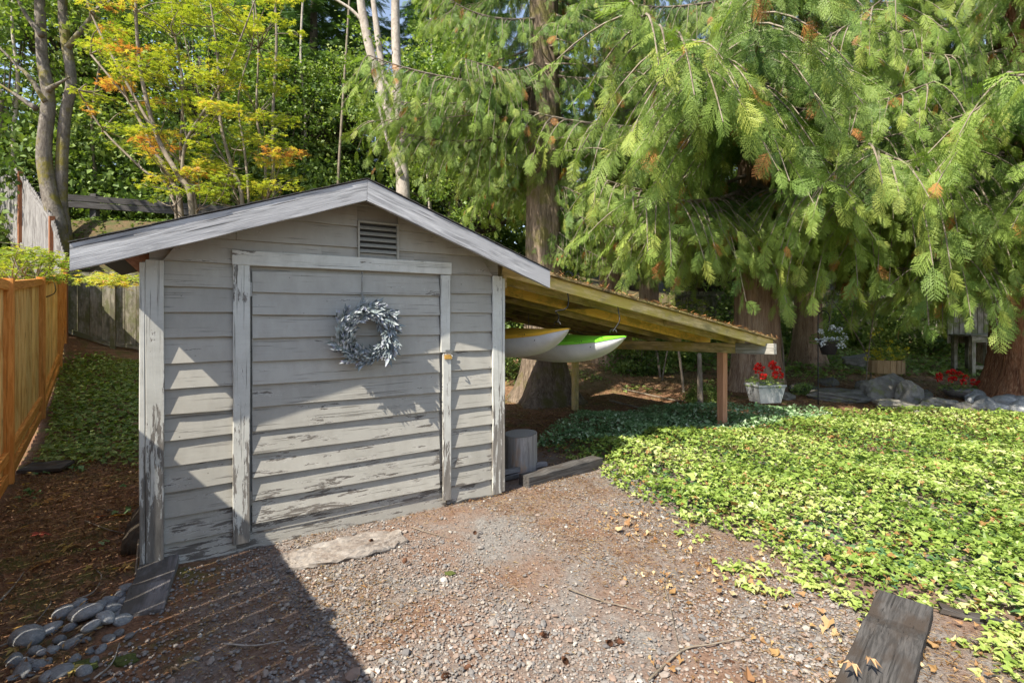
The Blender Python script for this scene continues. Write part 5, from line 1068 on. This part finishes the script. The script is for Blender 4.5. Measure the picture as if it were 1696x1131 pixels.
# dense darker under layer and stems
x, y = sample(ivypoly, 380, lambda x, y: np.clip(edge_fall(x, y)*3, 0, 1)); n = len(x); z = H(x, y)+.01+.04*rng.random(n)
Mx = rotm(rng.uniform(0, 6.28, n), rng.normal(-.1, .3, n), rng.normal(0, .3, n))*(rng.uniform(.03, .06, n))[:, None, None]
V, T, A = inst(*IV, Mx, np.stack([x, y, z], -1), rng.random(n)*.3+.0); link('ivy_underlayer', mesh('ivy_underlayer', V, T, L['ivyd'], attr=A), kind='stuff', label='darker lower layer of leaves inside the ivy bed', cat='ivy')
# creeping runners out over the gravel
def runner(pix, n, spread, size=(.024, .046)):
    c = curve([G(a, b) for a, b in pix], 10); k = rng.integers(0, len(c), n); Pn = c[k]+np.stack([rng.normal(0, spread, n), rng.normal(0, spread, n), rng.uniform(.012, .05, n)], -1)
    Mx = rotm(rng.uniform(0, 6.28, n), rng.normal(-.1, .35, n), rng.normal(0, .35, n))*(rng.uniform(*size, n))[:, None, None]; return inst(*IV, Mx, Pn, np.clip(rng.normal(.72, .14, n), 0, .95)), (*tube(c+np.array([0, 0, .012]), .003, 4, .4, False), 1.)
rl, rt = [], []
for pix, n, s in (([(1120, 880), (1150, 895), (1180, 900)], 26, .03), ([(1200, 945), (1230, 950), (1262, 948), (1290, 962)], 70, .035), ([(1215, 970), (1260, 985), (1300, 990)], 40, .03), ([(1320, 960), (1350, 975), (1390, 990), (1420, 1005)], 110, .05), ([(1270, 905), (1310, 930), (1330, 955)], 80, .05), ([(1500, 1000), (1570, 1012), (1620, 1010)], 70, .04), ([(1660, 1040), (1680, 1080), (1670, 1125)], 170, .05), ([(1590, 1070), (1630, 1080), (1660, 1085)], 40, .03), ([(1130, 860), (1190, 870), (1260, 900)], 90, .05), ([(940, 760), (975, 768), (1010, 790), (1060, 830)], 120, .05), ([(1420, 1010), (1440, 1030), (1445, 1050)], 20, .02)):
    a, b = runner(pix, n, s); rl.append(a); rt.append(b)
V, T, A = cat(rl); link('ivy_runners', mesh('ivy_runners', V, T, L['ivy'], attr=A), kind='stuff', label='thin ivy runners creeping from the bed over the gravel', cat='ivy')
V, T, A = cat(rt); link('ivy_stems', mesh('ivy_stems', V, T, bk['twig'], True), kind='stuff', label='thin woody ivy stems lying on the gravel', cat='ivy')
# ground cover left passage, under the cedars, on the bank
def cover(name, label, poly, dens, size, mat, hmax=.06, fall=None, T_=None, lo=0, hi=1):
    x, y = sample(poly, dens, fall); n = len(x); z = H(x, y)+.008+hmax*rng.random(n)
    Mx = rotm(rng.uniform(0, 6.28, n), rng.normal(-.1, .35, n), rng.normal(0, .35, n))*(size*rng.uniform(.6, 1.25, n))[:, None, None]
    V, T, A = inst(*(T_ or IV), Mx, np.stack([x, y, z], -1), lo+(hi-lo)*rng.random(n)); link(name, mesh(name, V, T, mat, attr=A), kind='stuff', label=label, cat='ground cover')
patch = lambda lo, s=1.0: (lambda x, y: np.clip((wob(x*s, y*s)-lo)*1.5, 0.0, 1))
cover('ground_cover', 'low green leaves carpeting the passage between fence and shed', [(-3.6, 4.9), (-2.9, 4.6), (-4.2, 8.4), (-8.2, 10.3), (-8.4, 9.5), (-5.6, 6.2), (-4.6, 4.9)], 900, .055, L['bigleaf'], .08, lambda x, y: np.clip(sstep(4.7, 5.6, y)*1.1+.12*wob(x*2, y*2)-.05, 0, 1), lo=.1, hi=1)
cover('ground_cover', 'leafy patch close against the left shed wall', [(-2.42, 3.7), (-2.6, 3.6), (-3.3, 5.2), (-3.0, 5.2)], 500, .055, L['ivyd'], .10, lo=.1, hi=.6)
cover('ground_cover', 'scattered green seedlings in the litter by the orange fence', [(-3.9, 4.0), (-2.6, 3.2), (-3.2, 5.0), (-4.6, 5.0)], 260, .045, L['ivyd'], .04, patch(1.2, 2.2), lo=.2, hi=.9)
cover('undergrowth', 'green undergrowth on the ground behind the garden', [(4.2, 12.2), (13, 11.2), (17, 19), (5, 19)], 130, .11, L['shrub'], .12, lambda x, y: np.clip(.9-.0*x, 0, 1), lo=.3, hi=1)
cover('undergrowth', 'patches of low green plants on the bare slope under the cedars', [(-1, 10.5), (8, 10.2), (10, 14), (0, 17)], 170, .07, L['bigleaf'], .07, patch(.7, .8), lo=.2, hi=.9)
cover('bank_plants', 'weeds and grass on the road bank behind the fence', [(-16, 11.0), (-2, 11.0), (0, 18), (-20, 18)], 420, .075, L['shrub'], .06, lambda x, y: np.where(y > 12.6, 1, .45)*np.clip(.55+.45*wob(x, y), 0, 1), lo=.1, hi=.8)
# crushed gravel
gpoly = g2((300, 945), (415, 905), (560, 870), (700, 840), (830, 815), (985, 785), (1060, 830), (1180, 885), (1320, 935), (1420, 1000), (1500, 1010), (1480, 1150), (1500, 1320), (60, 1320), (120, 1140), (230, 1040))
V0, T0 = ico(0); pm = N('gravel'); gcol = pm.ramp(pm.attr(), [(0, (.12, .12, .125)), (.3, (.22, .21, .20)), (.5, (.30, .275, .25)), (.8, (.27, .18, .135)), (.95, (.38, .35, .31)), (1, (.56, .53, .49))]); gcol = pm.mix(pm.math('MULTIPLY', pm.noise(pm.coords(rand=False), 90, 3, .6), .5), gcol, (.15, .12, .10)); pm = pm.done(pm.bsdf(gcol, .8, None, .3))
bare = lambda x, y: np.clip(.93-.7*np.clip(wob(x*.9+.4, y*1.1)*.5+.3, 0, 1)-.5*sstep(2.7, 3.6, y)+.0*x, .10, 1)
x, y = sample(gpoly, 5600, bare); n = len(x); s = .0038*(1+.22*(1-sstep(2.4, 3.2, y)))*np.exp(rng.normal(0, .40, n))*np.where(rng.random(n) < .05, 1.8, 1)
Mx = rotm(rng.uniform(0, 6.28, n), rng.normal(0, .3, n), rng.normal(0, .3, n))*np.stack([s*1.35, s, s*.62], -1)[:, None, :]
V, T, A = inst(V0, T0, Mx, np.stack([x, y, H(x, y)+s*.30+.004], -1)); print('gravel', n); link('gravel', mesh('gravel', V, T, pm, attr=A), kind='stuff', label='grey crushed gravel spread over the yard in front of the shed', cat='gravel')
# leaf and needle litter
def litter(name, label, poly, dens, size, asp, mat, fall=None, lift=.008, pit=.35, lo=0, hi=1, T_=(LT5, TT5)):
    x, y = sample(poly, dens, fall); n = len(x); sc = size*np.exp(rng.normal(0, .35, n)); Mx = rotm(rng.uniform(0, 6.28, n), rng.normal(0, pit, n), rng.normal(0, pit, n))*np.stack([sc, sc*asp, sc], -1)[:, None, :]
    V, T, A = inst(T_[0], T_[1], Mx, np.stack([x, y, H(x, y)+lift*(.4+rng.random(n))], -1), lo+(hi-lo)*rng.random(n)); link(name, mesh(name, V, T, mat, attr=A), kind='stuff', label=label, cat='litter')
CURL = (IV[0]*np.array([1, .9, 1])+np.array([[0, 0, .55*abs(v[1])+.35*(v[0]-.4)**2] for v in IV[0]]), IV[1])
L['dry'] = leafmat('dry litter', [(0, (.10, .05, .03)), (.4, (.26, .13, .06)), (.7, (.42, .26, .12)), (1, (.62, .48, .30))], .15)
yard = g2((260, 1000), (420, 905), (830, 818), (985, 780), (1100, 845), (1300, 930), (1430, 985), (1640, 1000), (1760, 1131), (1500, 1300), (200, 1300))
litter('needle_litter', 'brown cedar needles and crumbs strewn across the gravel', yard, 6500, .020, .10, L['dry'], lambda x, y: np.clip(.25+.35*wob(x, y)+.5*sstep(3.1, 4, y)+.5*sstep(.6, 1.6, x), 0.05, 1), .012, .2)
litter('dry_leaves', 'pale dry ivy leaves scattered on the gravel edge at right', g2((1020, 810), (1200, 890), (1420, 990), (1700, 1020), (1700, 1250), (1100, 1250), (1050, 1000), (980, 850)), 330, .030, .9, L['dry'], lambda x, y: np.clip(.3+.4*wob(x*1.5, y*1.7), 0, 1), .02, .5, .35, 1, CURL)
left = [(-1.75, 2.0), (-2.2, 2.9), (-2.8, 3.9), (-3.6, 5.6), (-5.2, 5.6), (-3.9, 3.9), (-2.4, 1.9)]
litter('bark_litter', 'reddish bark and leaf litter on the shaded ground by the orange fence', left, 2600, .028, .35, L['dry'], None, .015, .35, 0, .75)
litter('bark_litter', 'dry brown needles and bark under the lean-to and the cedars', [(-.1, 4.6), (.4, 4.7), (1.2, 6.2), (9, 7.6), (12, 12), (-1, 14), (-1.2, 6)], 330, .05, .22, L['dry'], None, .012, .3, 0, .8)
litter('leaf_litter', 'orange and red fallen leaves in the shaded litter at left', left, 12, .055, 1.0, L['vine'], None, .02, .3, .75, 1, STAR)
# moss cushions
M['moss'] = plain('moss', (.10, .12, .025), .95, .3, 1.0, 120)
for px, py, s, l in ((135, 1105, .045, 'small moss cushion between the river stones and gravel'), (205, 1095, .04, 'tiny moss cushion right of the river stones'), (745, 950, .022, 'tiny moss tuft in the middle of the gravel')):
    p = G(px, py); V, T = ico(3); V = V*(1+noise_pts(V, .15, 4, 2))[:, None]; o = link('moss', mesh('moss', V*np.array([s*1.4, s, s*.3]), T, M['moss'], True), label=l, cat='moss'); o.location = (p.x, p.y, .004)
# large fallen leaves, sticks and cones that can be told apart
for px, py, l, c in ((158, 862, 'bright orange maple leaf on the shaded litter left of the shed', 0), (66, 888, 'dull red maple leaf near the fence foot', 0), (280, 1118, 'curled brown leaf on the shaded gravel at the bottom left', 1), (1440, 1100, 'dry curled leaf lying on the railway tie', 1), (1410, 1108, 'small dry leaf at the left edge of the railway tie', 1)):
    p = G(px, py, .10 if px > 1400 else 0); k = STAR[0]*np.array([.085, .085, .11]); o = link('fallen_leaf', mesh('fallen_leaf', k, STAR[1], plain('leaf '+l[:12], (.70, .16, .03) if px == 158 else (.40, .07, .04) if px == 66 else (.50, .32, .17), .7, .2, .3, 40)), label=l, cat='leaf'); o.location = (p.x, p.y, p.z+.025); o.rotation_euler = (R(-14), R(8), rnd.uniform(0, 6)); o.scale = (1, 1, 1) if not c else (.55, .55, 2)
stk = [([(370, 1073), (420, 1074), (472, 1064)], .0045, 'pale straight stick on the shaded gravel'), ([(0, 1000), (22, 975), (40, 950)], .006, 'curved stick at the left edge in the litter'), ([(0, 1075), (40, 1055), (80, 1010), (84, 1000)], .005, 'dark stick with knob end left of the river stones'), ([(155, 1131), (185, 1105), (198, 1070)], .004, 'thin pale twig over the moss'), ([(940, 980), (1000, 1000), (1100, 1025)], .004, 'long thin twig lying across the lit gravel'), ([(1100, 970), (1112, 1020), (1128, 1100)], .003, 'thin twig crossing the long one at right'), ([(1075, 1131), (1130, 1085), (1180, 1075), (1240, 1062)], .005, 'brown forked twig on the gravel at bottom right'), ([(680, 875), (720, 888), (745, 893)], .003, 'short twig right of the concrete slab'), ([(120, 1000), (155, 985), (168, 960), (160, 948)], .005, 'crooked root twig above the river stones'), ([(140, 865), (175, 880), (215, 890)], .006, 'broken stick by the rotten log'), ([(170, 845), (190, 850), (232, 870)], .005, 'short stick lying above the rotten log'), ([(225, 960), (232, 900), (240, 850)], .007, 'stick leaning on the left shed corner'), ([(1010, 655), (1060, 668), (1085, 672)], .02, 'fallen branch lying in the sun on the bare slope'), ([(1030, 640), (1110, 655), (1150, 660)], .015, 'dark fallen branch on the slope behind the ivy'), ([(1135, 850), (1240, 895), (1290, 915)], .004, 'thin twig along the ivy edge'), ([(850, 975), (862, 985), (880, 1010)], .003, 'tiny curved twig in the middle of the gravel')]
for pix, r_, l in stk:
    pts = [];
    for i, (a, b) in enumerate(pix):
        p = G(a, b); p.z = Hs(p.x, p.y)+.012+r_+(.10*i if 'leaning' in l else 0); pts.append(tuple(p))
    V, T = tube(curve(pts, 6), np.linspace(r_, r_*.5, 6*(len(pix)-1)+1), 6, .25); link('stick', mesh('stick', V, T, bk['grey'] if 'pale' in l else bk['twig'], True), label=l, cat='stick')
conem = plain('cone scale', (.16, .07, .035), .8, .3, .3, 60)
TVc = np.array([(0, 0, 0), (.6, -.5, .1), (1, 0, .25), (.6, .5, .1)]); n = 60; i_ = np.arange(n); t_ = i_/n
Mc = rotm(i_*2.4, .9-t_*1.2+.2, 0)*(.012*(1-.55*abs(t_-.35)))[:, None, None]; Vc, Tc, _ = inst(TVc, TT5, Mc, np.stack([.006*np.cos(i_*2.4)*np.sin(t_*3.1), .006*np.sin(i_*2.4)*np.sin(t_*3.1), t_*.045], -1)); Vc = Vc[:, [2, 1, 0]]
cone = mesh('pine_cone', Vc, Tc, conem)
for px, py, l in ((892, 1053, 'upside cone on the gravel, lower centre'), (1035, 1068, 'dark cone among gravel right of the lower centre'), (768, 1112, 'cone at the bottom edge of the gravel'), (1002, 1064, 'small cone left of the dark one'), (745, 1118, 'cone nearest the shadow edge at the bottom'), (785, 890, 'reddish cone in front of the door slab'), (775, 832, 'small cone at the foot of the right door trim'), (862, 700, 'cone under the lean-to by the shed corner'), (668, 945, 'little cone beside the concrete slab'), (1218, 1100, 'cone near the railway tie'), (930, 1090, 'cone at the bottom middle of the gravel'), (170, 1075, 'round cone among the river stones'), (610, 905, 'cone lying on the concrete slab')):
    p = G(px, py); o = link('pine_cone', cone, label='brown '+l, cat='pine cone', group='cones on the gravel'); o.location = (p.x, p.y, .012+(.03 if 'slab' in l else 0)); o.rotation_euler = (rnd.uniform(-.3, .3), rnd.uniform(-.2, .2), rnd.uniform(0, 6)); s = rnd.uniform(.7, 1.1); o.scale = (s,)*3
print('tris', sum(len(p.vertices)-2 for me in bpy.data.meshes for p in me.polygons) if False else sum(len(me.polygons) for me in bpy.data.meshes))
